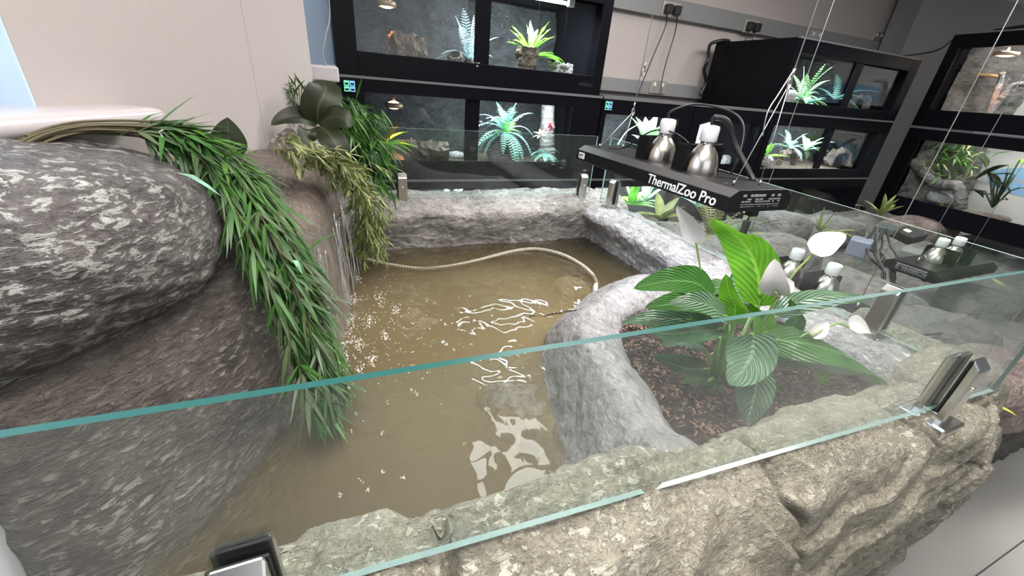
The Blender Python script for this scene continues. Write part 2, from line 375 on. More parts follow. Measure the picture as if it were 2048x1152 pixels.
def groove(p, A, w, d):
    """carve depth at p for a polyline crack A"""
    best = 9.
    p = Vector(p)
    for i in range(len(A)-1):
        a = A[i]; b = A[i+1]; ab = b-a; t = max(0, min(1, (p-a).dot(ab)/ab.length_squared)); best = min(best, (p-(a+ab*t)).length)
    return -d*math.exp(-(best/w)**2)
def hexa(mb, q, mi=0, side_mi=None):
    """8 corner prism q[0..3] front loop, q[4..7] back loop"""
    mb.add(q, [(0, 1, 2, 3), (7, 6, 5, 4)], mi)
    for i in range(4): mb.add([q[i], q[i+4], q[(i+1) % 4+4], q[(i+1) % 4]], [(0, 1, 2, 3)], mi if side_mi is None else side_mi[i])
def font_mesh(txt, size, mat, name, parent, mw, extrude=.0004, shear=0, off=0.):
    cu = bpy.data.curves.new(name, 'FONT'); cu.body = txt; cu.size = size; cu.extrude = extrude; cu.offset = off
    cu.align_x = 'CENTER'; cu.align_y = 'CENTER'; cu.resolution_u = 4
    t = bpy.data.objects.new(name+'_tmp', cu); COL.objects.link(t)
    dg = bpy.context.evaluated_depsgraph_get(); me = bpy.data.meshes.new_from_object(t.evaluated_get(dg))
    bpy.data.objects.remove(t); bpy.data.curves.remove(cu)
    me.transform(mw); me.materials.clear(); me.materials.append(mat); me.name = name
    o = bpy.data.objects.new(name, me); COL.objects.link(o)
    if parent: o.parent = parent; me.transform(Matrix.Translation(-Vector(parent.get('_o', (0, 0, 0)))))
    return o
# ================================================================== room
WB = 2.75
struct(B('floor', m_floor, None, (-3, 7, -4, 4, FLOOR-.02, FLOOR)))
struct(B('trim_1', m_greytrim, None, (1.2, 6, .098, .102, FLOOR, FLOOR+.0015)))
struct(B('ceiling', m_ceil, None, (-3, 7, -1.5, 4, CEIL, CEIL+.03)))
struct(B('wall_back', m_wallback, None, (-.5, 4.8, WB, WB+.1, FLOOR, CEIL)))
struct(B('wall_right', m_wallright, None, (4.8, 7, WB-.05, WB+.1, FLOOR, CEIL)))
struct(B('trim_2', m_dado, None, (4.66, 4.86, WB-.13, WB-.0505, .05, CEIL)))          # vertical boxed duct in the corner
struct(B('trim_3', m_dado, None, (-.4, 4.655, WB-.045, WB, .505, .615), bevel=.004))       # upper trunking
struct(B('trim_4', m_dado, None, (-.4, 4.655, WB-.045, WB, .02, .108), bevel=.004))        # lower trunking
# left wall runs at an angle from beside the far window towards the viewer
LW0 = Vector((-.045, 1.92, 0)); LWd = Vector((-.45, -.893, 0)).normalized()
LWn = Vector((.893, -.45, 0))
def lwall(s, off=0., z=0.): q = LW0+LWd*s+LWn*off; return Vector((q.x, q.y, z))
def lbox(mb, s0, s1, o0, o1, z0, z1, mi=0):
    V = [lwall(s, o, z) for s in (s0, s1) for o in (o0, o1) for z in (z0, z1)]
    return mb.add(V, [(0, 1, 3, 2), (4, 6, 7, 5), (0, 4, 5, 1), (2, 3, 7, 6), (0, 2, 6, 4), (1, 5, 7, 3)], mi)
# where the near window begins (pixel column of its reveal edge)
def wall_s(px, py):
    r = Vector(ray(px, py)); t = LW0.dot(LWn)/r.dot(LWn); q = r*t; return (q-LW0).dot(LWd), q.z
sW, zW = wall_s(76, 215); sC, _ = wall_s(523, 235)
mb = MB(); lbox(mb, 0, sW, -.35, 0, FLOOR, CEIL); lbox(mb, sW, sW+2.2, -.35, 0, FLOOR, zW-.02); lbox(mb, sW, sW+2.2, -.35, 0, 1.0, CEIL)
lbox(mb, sW+2.2, sW+3, -.35, 0, FLOOR, CEIL)
struct(mb.build('wall_left', m_wall, None, smooth=False))
mb = MB(); lbox(mb, sC-.0012, sC+.0012, -.01, .0008, -.6, CEIL); struct(mb.build('trim_5', plain('caulk_line', (.36, .33, .31), .8), None, smooth=False))
mb = MB(); lbox(mb, sW-.001, sW+.004, -.34, -.001, zW-.02, 1.0); struct(mb.build('trim_6', m_reveal, None, smooth=False))
# near window: frame and pane set back in its reveal
mb = MB()
for a in ((sW+.004, sW+.06), (sW+1.0, sW+1.05), (sW+2.14, sW+2.2)): lbox(mb, a[0], a[1], -.33, -.27, zW, 1.0)
lbox(mb, sW+.06, sW+2.14, -.33, -.27, zW, zW+.06); lbox(mb, sW+.06, sW+2.14, -.33, -.27, .94, 1.0)
wf = struct(mb.build('window_1', m_white, None, smooth=False))
mb = MB(); lbox(mb, sW+.06, sW+2.14, -.303, -.297, zW+.06, .94)
skyem = plain('bright_daylight_pane', (.8, .9, 1), .1, emit=(.55, .76, 1.0), es=1.1)
mb.build('window_pane', skyem, wf, smooth=False)
# near sill with a rounded nose, overhanging the wall
mb = MB(); prof = []
zt = zW+.002; th = .038
for k in range(9):
    w = math.pi/2-math.pi*k/8; prof.append((.085+math.cos(w)*th/2, zt-th/2+math.sin(w)*th/2))
prof = [(-.33, zt)]+prof+[(-.33, zt-th)]
s_end = wall_s(243, 232)[0]-.01
N_ = 14; V = []
ss = [s_end+.0, s_end+.004, s_end+.012, s_end+.03]+[s_end+.03+i*.25 for i in range(1, 10)]
for i, s_ in enumerate(ss):
    k = (.35, .75, .93, 1)[i] if i < 4 else 1
    for o_, z_ in prof:
        oo = o_ if o_ < 0 else o_*(1-(1-k)*.25); zz = zt-th/2+(z_-zt+th/2)*k
        V.append(lwall(s_, oo, zz))
n = len(prof); Fc = [(i*n+j, (i+1)*n+j, (i+1)*n+(j+1) % n, i*n+(j+1) % n) for i in range(len(ss)-1) for j in range(n)]
Fc += [tuple(range(n)), tuple(range((len(ss)-1)*n, len(ss)*n))[::-1]]
mb.add(V, Fc); o = mb.build('trim_7', m_sill, None); struct(o)
# far window beside the tank stack: recess, sill and lit pane
struct(B('trim_8', m_reveal, None, (-.45, .055, 2.30, 2.34, -.9, CEIL)))
struct(B('trim_9', m_sill, None, (-.34, .052, 1.94, 2.299, -.045, .012), bevel=.008))
struct(B('trim_10', m_wall, None, (-.34, .02, 1.99, 2.29, -.9, -.046)))
wf = struct(B('window_2', m_white, None, (-.42, -.38, 1.93, 2.29, .013, .06), (-.42, -.38, 1.93, 1.97, .06, 1.1), (-.42, -.38, 2.25, 2.29, .06, 1.1)))
B('window_pane', skyem, wf, (-.405, -.395, 1.97, 2.25, .06, 1.1))
# low white wall at the front end of the pond
struct(B('wall_front', plain('white_cabinet_paint', (.66, .66, .72), .5), None, (-1.3, -.45, .40, .62, FLOOR, -.47), bevel=.01))
# bright ceiling panels
m_panel = plain('lit_ceiling_panel', (1, 1, 1), .5, emit=(1, .93, .88), es=14)
for i, (x, y, w, d) in enumerate(((1.05, 2.1, .20, .22), (.25, .05, .6, .3), (2.4, 1.0, .6, .3))):
    t = thing('ceiling_light', (x, y, CEIL), ['square lit ceiling panel above the tank shelves', 'lit ceiling panel above the near glass fence', 'lit ceiling panel above the neighbouring rock enclosure'][i], 'ceiling light')
    B('frame', m_white, t, (x-w-.03, x+w+.03, y-d-.03, y+d+.03, CEIL-.02, CEIL-.001))
    B('diffuser', m_panel, t, (x-w, x+w, y-d, y+d, CEIL-.026, CEIL-.0205))

# ================================================================== rockwork round the pond
def nrm(v): return Vector(v).normalized()
# big left boulders
crackA = [PY(0, 760, .50), PY(100, 735, .52), PY(200, 695, .56), PY(300, 645, .63), PY(390, 590, .72), PY(440, 520, .80)]
b1 = boulder('boulder', (-.44, .80, -.245), [((1, 0, -.15), .245), ((-1, 0, 0), .3), ((.15, .1, 1), .118), ((.35, -.35, -1), (-.265, .60, -.335)), ((.35, -1, .1), .285), ((-.5, -1, .1), .36), ((0, 1, 0), .36), ((1, -.9, -.1), .275), ((.9, .5, .5), .27), ((.3, -1, 1), .24), ((1, -.3, 1), .24)],
             k=5, amp=.016, sc=4, off=2, mat=R_left, strat=.006, sscale=26, sdir=(.25, .1, 1))
tag(b1, 'large dark grey boulder on top of the brown one, under the window sill', 'rock')
crackB = [PY(560, 700, .80), PY(470, 790, .70), PY(380, 870, .62), PY(290, 950, .57), PY(150, 1010, .53), PY(60, 1040, .5)]
crackC = [PY(640, 800, .8), PY(470, 960, .58), PY(400, 1040, .54), PY(330, 1120, .53)]
def ex2(p): return groove(p, crackB, .007, .016)+groove(p, crackC, .006, .012)
b2 = boulder('boulder', (-.40, .95, -.95), [((1, -.08, .10), (-.135, .757, WZ)), ((.05, -1, .12), (-.25, .515, -.62)), ((.8, -.62, .22), (-.235, .668, WZ)), ((.25, -.15, 1), (-.25, .72, -.335)), ((-1, -.35, 0), (-.47, .55, -.6)), ((0, 1, 0), .5), ((0, 0, -1), .45)],
             k=11, amp=.018, sc=4.5, off=11, mat=R_left2, strat=.008, sscale=20, sdir=(-.45, -.1, 1), extra=ex2)
tag(b2, 'tall brownish grey boulder rising from the murky water below the dark boulder', 'rock')
b3 = boulder('waterfall_rock', (-.22, 1.42, -.80), [((1, -.06, .08), (-.015, 1.30, WZ)), ((1, -.9, .1), (-.06, 1.02, -.6)), ((.42, -.12, 1), (-.04, 1.45, -.345)), ((0, -1, .1), (-.2, .97, -.5)), ((0, 1, 0), .46), ((-1, 0, 0), .35), ((0, 0, -1), .4)],
             k=12, amp=.018, sc=4.5, off=21, mat=R_fall, strat=.003, sscale=18, sdir=(.9, 0, .4))
tag(b3, 'wet brown waterfall rock with water running down its face into the pond', 'rock')
b4 = boulder('boulder', (-.23, 1.80, -.50), [((1, 0, .2), .20), ((-1, 0, 0), .3), ((0, -1, .3), .27), ((0, 1, 0), .14), ((.8, -.2, 1), .30), ((0, 0, -1), .35)],
             k=5, amp=.02, sc=5, off=31, mat=R_fall, strat=.003)
tag(b4, 'brown rock shelf in the corner beneath the far window sill, half hidden by leaves', 'rock')
b5 = boulder('boulder', (-.48, 1.28, -.42), [((1, 0, .2), .22), ((-1, 0, 0), .3), ((0, -1, 0), .22), ((0, 1, 0), .4), ((.2, 0, 1), .22), ((0, 0, -1), .35)], k=4, sub=5, amp=.02, sc=5, off=37, mat=R_fall)
tag(b5, 'brown rock wedged between the cream wall and the waterfall rock', 'rock')

# back rim
rows = []
for x, dz, dy in ((-.1, 0, .0), (.12, 0, 0), (.35, .004, .01), (.6, 0, .0), (.85, .002, -.01), (1.1, .004, 0), (1.3, 0, 0), (1.45, 0, 0)):
    rows.append([(x, 1.965, FLOOR), (x, 1.965, -1.0), (x, 1.955, -.53+dz), (x, 1.90, -.492+dz), (x, 1.82, -.505+dz), (x, 1.75+dy, -.545+dz), (x, 1.755+dy, -.60), (x, 1.785+dy, -.66), (x, 1.81+dy, WZ), (x, 1.82+dy, -.85), (x, 1.80, -1.05)])
def exb(p, u, v): return (.012*math.exp(-((p[0]-.38)/.05)**2)*(-1) if p[2] > -.7 and p[1] < 1.8 and p[2] < -.56 else 0)
G = rockify(loft(rows, 260, 150), .014, 6, flip=True, extra=exb, off=5, strat=.005, sscale=16)
o = grid_mesh(G).build('rock_rim', R_rim); tag(o, 'grey sculpted rock rim along the far side of the pond, under the tank shelves', 'rock wall')
# right rim
rows = []
for y, dx in ((.30, .0), (.42, .0), (.6, .01), (.9, -.005), (1.2, .01), (1.5, 0), (1.72, 0), (1.93, 0)):
    rows.append([(1.27+dx, y, -1.05), (1.26+dx, y, -.85), (1.25+dx, y, WZ), (1.222+dx, y, -.64), (1.175+dx, y, -.575), (1.20+dx, y, -.54), (1.27, y, -.522), (1.33, y, -.525), (1.385, y, -.54), (1.43, y, -.62), (1.46, y, -.75), (1.48, y, -1.0), (1.48, y, FLOOR)])
def exr(p, u, v):
    h = 0
    if p[2] > -.57 and 1.20 < p[0] < 1.36:
        h += -.006*math.exp(-((p[0]-1.318)/.006)**2)-.004*math.exp(-((p[0]-1.245)/.005)**2)
    return h
G = rockify(loft(rows, 330, 150), .016, 6, flip=True, extra=exr, off=15, strat=.004, sscale=22)
o = grid_mesh(G).build('rock_rim', R_rimr); tag(o, 'pale grey sculpted rock rim beneath the glass on the side of the neighbouring enclosure', 'rock wall')
# front rim
crx = [(.072, .012), (.545, -.02), (.95, .03)]
def front_row(x, yc, zc, yg, zg, out, bulge):
    return [(x, yc+.03, -1.05), (x, yc+.045, -.85), (x, yc+.03, WZ), (x, yc+.02, -.60), (x, yc, zc), (x, (yc+yg)/2, (zc+zg)/2+.008), (x, yg, zg), (x, yg-.05, zg-.025), (x, out+.01, zg-.09), (x, out-.01+bulge, -.66), (x, out+.005+bulge, -.80), (x, out+.01, -1.05), (x, out+.03, FLOOR)]
rows = [front_row(-.75, .34, -.50, .24, -.47, .13, 0), front_row(-.35, .33, -.48, .24, -.455, .13, 0), front_row(-.1, .315, -.452, .24, -.44, .135, 0), front_row(.08, .300, -.448, .238, -.435, .14, 0),
        front_row(.28, .298, -.44, .236, -.44, .14, 0), front_row(.42, .290, -.452, .234, -.455, .14, 0), front_row(.55, .294, -.468, .233, -.465, .145, -.01), front_row(.75, .31, -.49, .23, -.475, .15, 0),
        front_row(.95, .31, -.50, .228, -.49, .155, .0), front_row(1.12, .30, -.51, .225, -.50, .16, .0)]
# corner: turn the section towards the enclosure side
for (cx, cy, ang) in ((1.30, .30, -60), (1.36, .38, -25), (1.37, .55, 0)):
    a = math.radians(ang); dv = Vector((math.cos(a), math.sin(a), 0)); c0 = Vector((cx, cy, 0))
    ii = [(-.10, -1.05), (-.10, -.85), (-.09, WZ), (-.08, -.62), (-.06, -.53), (-.03, -.51), (0, -.505), (.05, -.525), (.10, -.58), (.14, -.68), (.15, -.82), (.12, -1.05), (.10, FLOOR)]
    rows.append([tuple(c0+dv*o_+Vector((0, 0, z_))) for o_, z_ in ii])
def wav(z): return .012*math.sin(z*31)+.006*math.sin(z*83+1)
def exf(p, u, v):
    h = 0; x, y, z = p
    if z > -1.0 and y < .30:
        for cx, sl in crx:
            h += -.022*math.exp(-((x-(cx+sl*(z+.44)*4+wav(z)))/.0075)**2)*(1 if z > -.74 or cx == .545 else .3)
        for zc, w in ((-.60, .006), (-.735, .008)):
            zz = zc+.03*math.sin(x*7)+.02*math.sin(x*17+2)-(.05*x)
            h += -.016*math.exp(-((z-zz)/w)**2)
        # pillow each block between the cracks
        xs = [-.6, .072, .545, .95, 1.5]
        for a, b in zip(xs[:-1], xs[1:]):
            if a <= x < b: t = (x-a)/(b-a); h += .008*(4*t*(1-t))**.5-.012
    return h
G = rockify(loft(rows, 800, 210), .009, 6, flip=True, extra=exf, off=25, strat=.016, sscale=10)
o = grid_mesh(G).build('rock_rim', R_front); tag(o, 'sandy grey layered rock wall with deep cracks under the near glass fence', 'rock wall')
# knob at the corner
o = boulder('boulder', (1.22, .265, -.57), [((1, 0, 0), .13), ((-1, 0, 0), .12), ((0, 1, 0), .10), ((0, -1, .2), .07), ((-.1, -.1, 1), .10), ((0, 0, -1), .1)], k=3.5, sub=5, amp=.014, sc=8, off=41, mat=R_front, strat=.006, sscale=24)
tag(o, 'rounded sandy rock knob on the outer corner beyond the tilted steel clamp', 'rock')

# planter rock: foot, waterline, shoulder, crest, soil edge, soil foot
st = [((1150, 985), (1240, 920), (1330, 893), -.515, (1400, 893)), ((1125, 900), (1200, 850), (1290, 850), -.54, (1352, 862)), ((1105, 820), (1170, 770), (1240, 770), -.55, (1305, 790)),
      ((1088, 740), (1140, 690), (1195, 700), -.56, (1255, 710)), ((1085, 700), (1130, 655), (1180, 650), -.565, (1240, 665)), ((1108, 650), (1150, 625), (1190, 615), -.57, (1250, 635)), ((1180, 590), (1200, 590), (1240, 585), -.57, (1290, 615)),
      ((1262, 553), (1275, 553), (1295, 556), -.57, (1335, 600)), ((1330, 545), (1335, 550), (1345, 556), -.57, (1400, 590))]
rows = []
for (w, s_, c, zc, e) in st:
    w3 = PZ(*w, WZ); s3 = PZ(*s_, (WZ+zc)/2+.035); c3 = PZ(*c, zc); e3 = PZ(*e, -.60)
    rows.append([(w3.x-.12, w3.y-.01, -1.05), (w3.x-.065, w3.y, -.85), w3, s3, c3, e3, (e3.x+.02, e3.y, -.70)])
rows = rows[:1]*1+rows
r0 = [Vector(p) for p in rows[1]]; d0 = Vector((0.02, -.10, 0)); rows[0] = [p+d0 for p in r0]
def exp_(p, u, v): return 0
G = rockify(loft(rows, 260, 170), .012, 5, flip=True, off=51)
o = grid_mesh(G, True).build('planter_rock', R_plant); tag(o, 'smooth grey rock curving round the lily bed and sloping down into the water', 'rock')
# soil
mb = MB(); nx, ny = 130, 110; V = []
for i in range(nx):
    for j in range(ny):
        x = .50+.74*i/(nx-1); y = .26+.85*j/(ny-1)
        z = -.628+.010*fbm((x, y, 0), 9, 3)+.006*noise.noise(Vector((x*110, y*110, 0)))+.004*random.random()
        # mounded towards the plant
        z += .018*math.exp(-(((x-.80)/.2)**2+((y-.52)/.2)**2)); V.append((x, y, z))
inside = lambda x, y: (x > .60 or y < .5)
Fc = []
edge = [PZ(*s_[4], -.63) for s_ in st]
def keep(x, y):
    # stay on the enclosure side of the planter rock's soil edge
    for a, b in zip(edge[:-1], edge[1:]):
        if min(a.y, b.y) <= y <= max(a.y, b.y):
            t = (y-a.y)/(b.y-a.y+1e-9); return x > a.x+(b.x-a.x)*t-.03
    return y < edge[0].y+.01 and x > edge[0].x-.02 or y > edge[-1].y
for i in range(nx-1):
    for j in range(ny-1):
        x, y, _ = V[i*ny+j]
        if keep(x, y) and y < .95: Fc.append((i*ny+j, (i+1)*ny+j, (i+1)*ny+j+1, i*ny+j+1))
mb.add(V, Fc); o = mb.build('soil', m_soil, smooth=False); tag(o, 'dark brown bark chip soil filling the bed round the lily', 'soil', kind='stuff')
# bark chips lying on the soil
mchip = [plain('bark_chip_light', (.24, .15, .10), .8, var=.3), plain('bark_chip_mid', (.17, .09, .06), .8, var=.3), plain('bark_chip_dark', (.05, .03, .022), .8)]
mb = MB()
for k in range(4200):
    x = random.uniform(.56, 1.2); y = random.uniform(.28, .93)
    if not keep(x-.012, y): continue
    z = -.612+.010*fbm((x, y, 0), 9, 3)+.018*math.exp(-(((x-.80)/.2)**2+((y-.52)/.2)**2))
    l = random.uniform(.002, .007); w = random.uniform(.001, .0028)
    mt = Matrix.Translation((x, y, z)) @ Euler((random.uniform(-.5, .5), random.uniform(-.5, .5), random.uniform(0, 6.3))).to_matrix().to_4x4()
    mb.box(-l, l, -w, w, -.0008, .0008, random.choice((0, 1, 1, 1, 2, 2)), mt)
o = mb.build('bark_chips', mchip, smooth=False); tag(o, 'loose brown bark chips scattered over the lily bed', 'bark chips', kind='stuff')
o = boulder('bark_chip', PZ(1254, 812, -.562), [((1, 0, 0), .006), ((-1, 0, 0), .006), ((0, 1, 0), .005), ((0, -1, 0), .005), ((0, 0, 1), .003), ((0, 0, -1), .003)], k=3, sub=2, amp=.001, sc=90, mat=plain('red_bark', (.25, .08, .05), .7))
tag(o, 'single small red brown chip lying on the smooth grey rock', 'bark chip')

# pond floor, submerged rock and water
o = MB().box(-.5, 1.3, .28, 1.86, -1.12, -1.06).build('pond_floor', R_sub, smooth=False); tag(o, 'silty brown floor of the pond seen dimly through the murky water', 'pond floor')
cs = PZ(1030, 885, -.815)
o = boulder('submerged_rock', cs, [((1, 0, 0), .13), ((-1, .0, 0), .085), ((0, 1, 0), .13), ((0, -1, 0), .17), ((.1, -.1, 1), .094), ((-.8, -.3, .7), .10), ((.5, -1, .3), .15), ((0, 0, -1), .25)], k=5, sub=5, amp=.022, sc=7, off=61, mat=R_sub)
tag(o, 'brown rock just under the water surface beside the smooth planter rock', 'rock')
o = boulder('submerged_rock', PZ(1140, 585, -.80), [((1, 0, 0), .09), ((-1, 0, 0), .08), ((0, 1, 0), .08), ((0, -1, 0), .08), ((0, 0, 1), .055), ((0, 0, -1), .2)], k=3.2, sub=5, amp=.012, sc=8, off=65, mat=R_sub)
tag(o, 'small brown rock under the water near the end of the ribbed hose', 'rock')
murk = (.31, .255, .155)
root = thing('pond_water', (.4, 1.1, WZ), 'murky brown rippled water filling the pond', 'water'); root['kind'] = 'stuff'
m_ws = watermat('pond_surface_water', murk, .30)
nx, ny = 260, 220; V = []
for i in range(nx):
    for j in range(ny):
        x = -.55+1.85*i/(nx-1); y = .27+1.60*j/(ny-1); p = Vector((x, y, 0))
        r = math.hypot(x+.05, y-1.25); am = .0045*math.exp(-r/.5)+.0006
        z = WZ+am*(noise.noise(Vector((x*16, y*9, 0)))+.5*noise.noise(Vector((x*40, y*22, 3)))); V.append((x, y, z))
Fc = [(i*ny+j, (i+1)*ny+j, (i+1)*ny+j+1, i*ny+j+1) for i in range(nx-1) for j in range(ny-1)]
MB().add(V, Fc).build('water_surface', m_ws, root)
mb = MB()
for k, z in enumerate((-.745, -.775, -.81, -.86)):
    mb.add([(-.5, .28, z), (1.3, .28, z), (1.3, 1.86, z), (-.5, 1.86, z)], [(0, 1, 2, 3)])
mb.build('suspended_silt', watermat('suspended_silt', murk, .40, False), root, smooth=False)
# foam along the foot of the fall
m_foam = plain('white_foam', (.58, .56, .52), .35, var=.1, bscale=300)
foam = [(730, 515, 3), (715, 560, 5), (708, 600, 8), (700, 640, 10), (690, 680, 12), (680, 715, 16), (672, 750, 22), (660, 790, 20), (672, 782, 20), (690, 770, 8), (720, 690, 7), (740, 640, 8), (770, 670, 6), (760, 600, 8), (790, 620, 6), (745, 720, 7), (720, 740, 6)]
mb = MB()
def bubble(mb, p, r):
    n = 6; V = [p+Vector((0, 0, r))]; Fc = []
    for q in (1, 2):
        a = q*math.pi/4
        for k in range(n): V.append(p+Vector((r*math.sin(a)*math.cos(k*6.283/n), r*math.sin(a)*math.sin(k*6.283/n), r*math.cos(a))))
    Fc = [(0, 1+k, 1+(k+1) % n) for k in range(n)]+[(1+k, 7+k, 7+(k+1) % n, 1+(k+1) % n) for k in range(n)]
    mb.add(V, Fc)
for (px, py, w) in foam:
    for k in range(w*7):
        p = PZ(px+random.gauss(0, w*.75), py+random.gauss(0, w*.9), WZ+.001); bubble(mb, p, random.uniform(.0009, .0026))
for k in range(280):
    px = 690+abs(random.gauss(0, 95)); py = random.gauss(650, 70)-(px-690)*.12
    if px < 1000 and 540 < py < 860: bubble(mb, PZ(px, py, WZ+.0012), random.uniform(.0007, .0022))
for (px, py) in ((703, 862), (712, 828), (765, 865), (775, 805), (765, 945), (805, 955), (738, 980), (680, 990), (722, 963), (735, 1035), (640, 1068), (1022, 985), (835, 790), (858, 745), (905, 700), (940, 690)):
    for k in range(6): bubble(mb, PZ(px+random.gauss(0, 2.2), py+random.gauss(0, 2.2), WZ+.001), random.uniform(.0008, .002))
o = mb.build('foam', m_foam); tag(o, 'white foam and bubbles floating along the foot of the waterfall rock', 'foam', kind='stuff')
# thin falling streams
m_stream = glassmat('falling_water', (.92, .95, .96), 2.4, .16)
mb = MB()
for k in range(26):
    y = random.uniform(.80, 1.72); x = -.125+(y-.76)*.165+.012
    z0 = -.40+random.uniform(-.03, .03); P = []
    for i in range(9):
        t = i/8; P.append((x+.010+.012*t+.003*math.sin(t*9+k), y+.006*math.sin(t*5+k), z0+(WZ-z0)*t))
    mb.tube(P, [.0006+.0016*random.random() for _ in P], 5)
o = mb.build('falling_water', m_stream); tag(o, 'thin clear streams of water running down the brown waterfall rock', 'waterfall', kind='stuff')
# hose
hp = [PZ(735, 520, WZ), PZ(780, 530, WZ-.004), PZ(840, 538, WZ-.008), PZ(900, 533, WZ-.008), PZ(960, 520, WZ-.004), PZ(1020, 504, WZ+.002), PZ(1070, 498, WZ+.008), PZ(1120, 508, WZ+.010), PZ(1160, 528, WZ+.006), PZ(1185, 550, WZ-.006), PZ(1195, 570, WZ-.03)]
A = [cr(np.array([tuple(p) for p in hp]), t) for t in np.linspace(0, 10, 420)]
rr = [.0085+(.0013 if i % 4 < 2 else -.0006) for i in range(420)]
mb = MB(); mb.tube(A, rr, 12)
o = mb.build('ribbed_hose', plain('cream_ribbed_hose', (.27, .25, .20), .45)); tag(o, 'pale ribbed hose floating across the far end of the pond', 'hose')
o = boulder('plastic_nozzle', PZ(1190, 580, WZ), [((1, 0, 0), .010), ((-1, 0, 0), .010), ((0, 1, 0), .006), ((0, -1, 0), .006), ((0, 0, 1), .035), ((0, 0, -1), .03)], k=2.2, sub=3, amp=.0, mat=m_white)
tag(o, 'small pointed white nozzle sticking out of the water at the end of the hose', 'nozzle')

# ================================================================== glass fences
GT = -.193
def gy(x): return .2475-.026*x
def panel(name, A0, A1, zb0, zb1, zt0, zt1, th, n, label, edge):
    """upright sheet between plan points A0 and A1"""
    A0 = Vector((*A0, 0)); A1 = Vector((*A1, 0)); n = Vector((*n, 0)).normalized()*th/2
    q = [A0+n+Vector((0, 0, zb0)), A1+n+Vector((0, 0, zb1)), A1+n+Vector((0, 0, zt1)), A0+n+Vector((0, 0, zt0))]
    q += [A0-n+Vector((0, 0, zb0)), A1-n+Vector((0, 0, zb1)), A1-n+Vector((0, 0, zt1)), A0-n+Vector((0, 0, zt0))]
    mb = MB(); hexa(mb, q, 0, (2, 1, 1, 1)); o = mb.build(name, [m_glass, edge, m_glassedge_w], smooth=False)
    tag(o, label, 'glass panel', ); return o
x0, x1 = -.75, 1.21
panel('glass_fence', (x0, gy(x0)), (x1, gy(x1)), -.385, -.484, GT, GT, .0065, (0, 1), 'long near glass fence panel with a thick green top edge crossing the view', m_glassedge)
panel('glass_fence', (.09, 1.835), (1.235, 1.835), -.478, -.478, GT, GT, .008, (0, 1), 'glass fence panel standing on the far rim in front of the black tanks', m_glassedge_w)
panel('glass_fence', (1.292, 1.80), (1.292, .27), -.512, -.508, GT, -.236, .008, (1, 0), 'glass fence panel standing on the pale side rim under the hanging heater', m_glassedge_w)

def spigot(loc, rz, label, h=.142):
    t = thing('glass_clamp', loc, label, 'glass clamp', 'steel clamps holding the glass fence'); t.rotation_euler = (0, 0, rz)
    def P(name, mat, boxes, bevel=.003):
        mb = MB()
        for b in boxes: mb.box(*b)
        mb2 = mb; o = mb2.build(name, mat, None, smooth=False, bevel=bevel); o.parent = t; return o
    P('base_plate', m_steel, [(-.036, .036, -.038, .038, -.012, .006)], .004)
    mb = MB(); 
    for sgn in (1, -1):
        ya, yb = .009*sgn, .024*sgn
        V = [(-.020, ya, 0), (.020, ya, 0), (.020, yb, 0), (-.020, yb, 0), (-.020, ya, h), (.020, ya, h), (.020, yb, h-.016), (-.020, yb, h-.016)]
        if sgn < 0: V = V
        mb = MB(); mb.add(V, [(0, 1, 2, 3), (4, 7, 6, 5), (0, 4, 5, 1), (2, 6, 7, 3), (0, 3, 7, 4), (1, 5, 6, 2)])
        o = mb.build('clamp_jaw', m_steel, None, smooth=False, bevel=.003); o.parent = t
    P('foot', m_steel, [(-.0195, .0195, -.0235, .0235, .006, .022)], .002)
    for sgn in (1, -1):
        P('rubber_gasket', m_rubber, [(-.0215, .0215, min(.0055*sgn, .0088*sgn), max(.0055*sgn, .0088*sgn), .0225, h-.004)], .001)
    mb = MB(); mb.lathe([(0, .0265), (.004, .0265), (.0045, .025), (.0045, .023)], (0, 0, h*.6), 12, Matrix.Rotation(math.pi/2, 3, 'X'))
    o = mb.build('grub_screw', m_chrome, None); o.parent = t
    return t
spigot((.262, 1.835, -.520), 0, 'slim steel clamp on the far rim beside the hanging yellow green foliage')
spigot((1.185, 1.835, -.520), 0, 'slim steel clamp where the far rim meets the pale side rim')
spigot((1.292, 1.70, -.522), math.pi/2, 'slim steel clamp on the pale side rim just under the logo end of the heater')
spigot((1.292, .475, -.520), math.pi/2, 'steel clamp on the side rim seen through the near glass, behind a lily flower')
spigot((.995, gy(.995), -.498), 0, 'steel clamp with black slot on the near rim, beyond the lily, fully visible')
spigot((-.102, gy(-.102), -.492), 0, 'large steel clamp cut off by the lower border, nearest the viewer', .148)
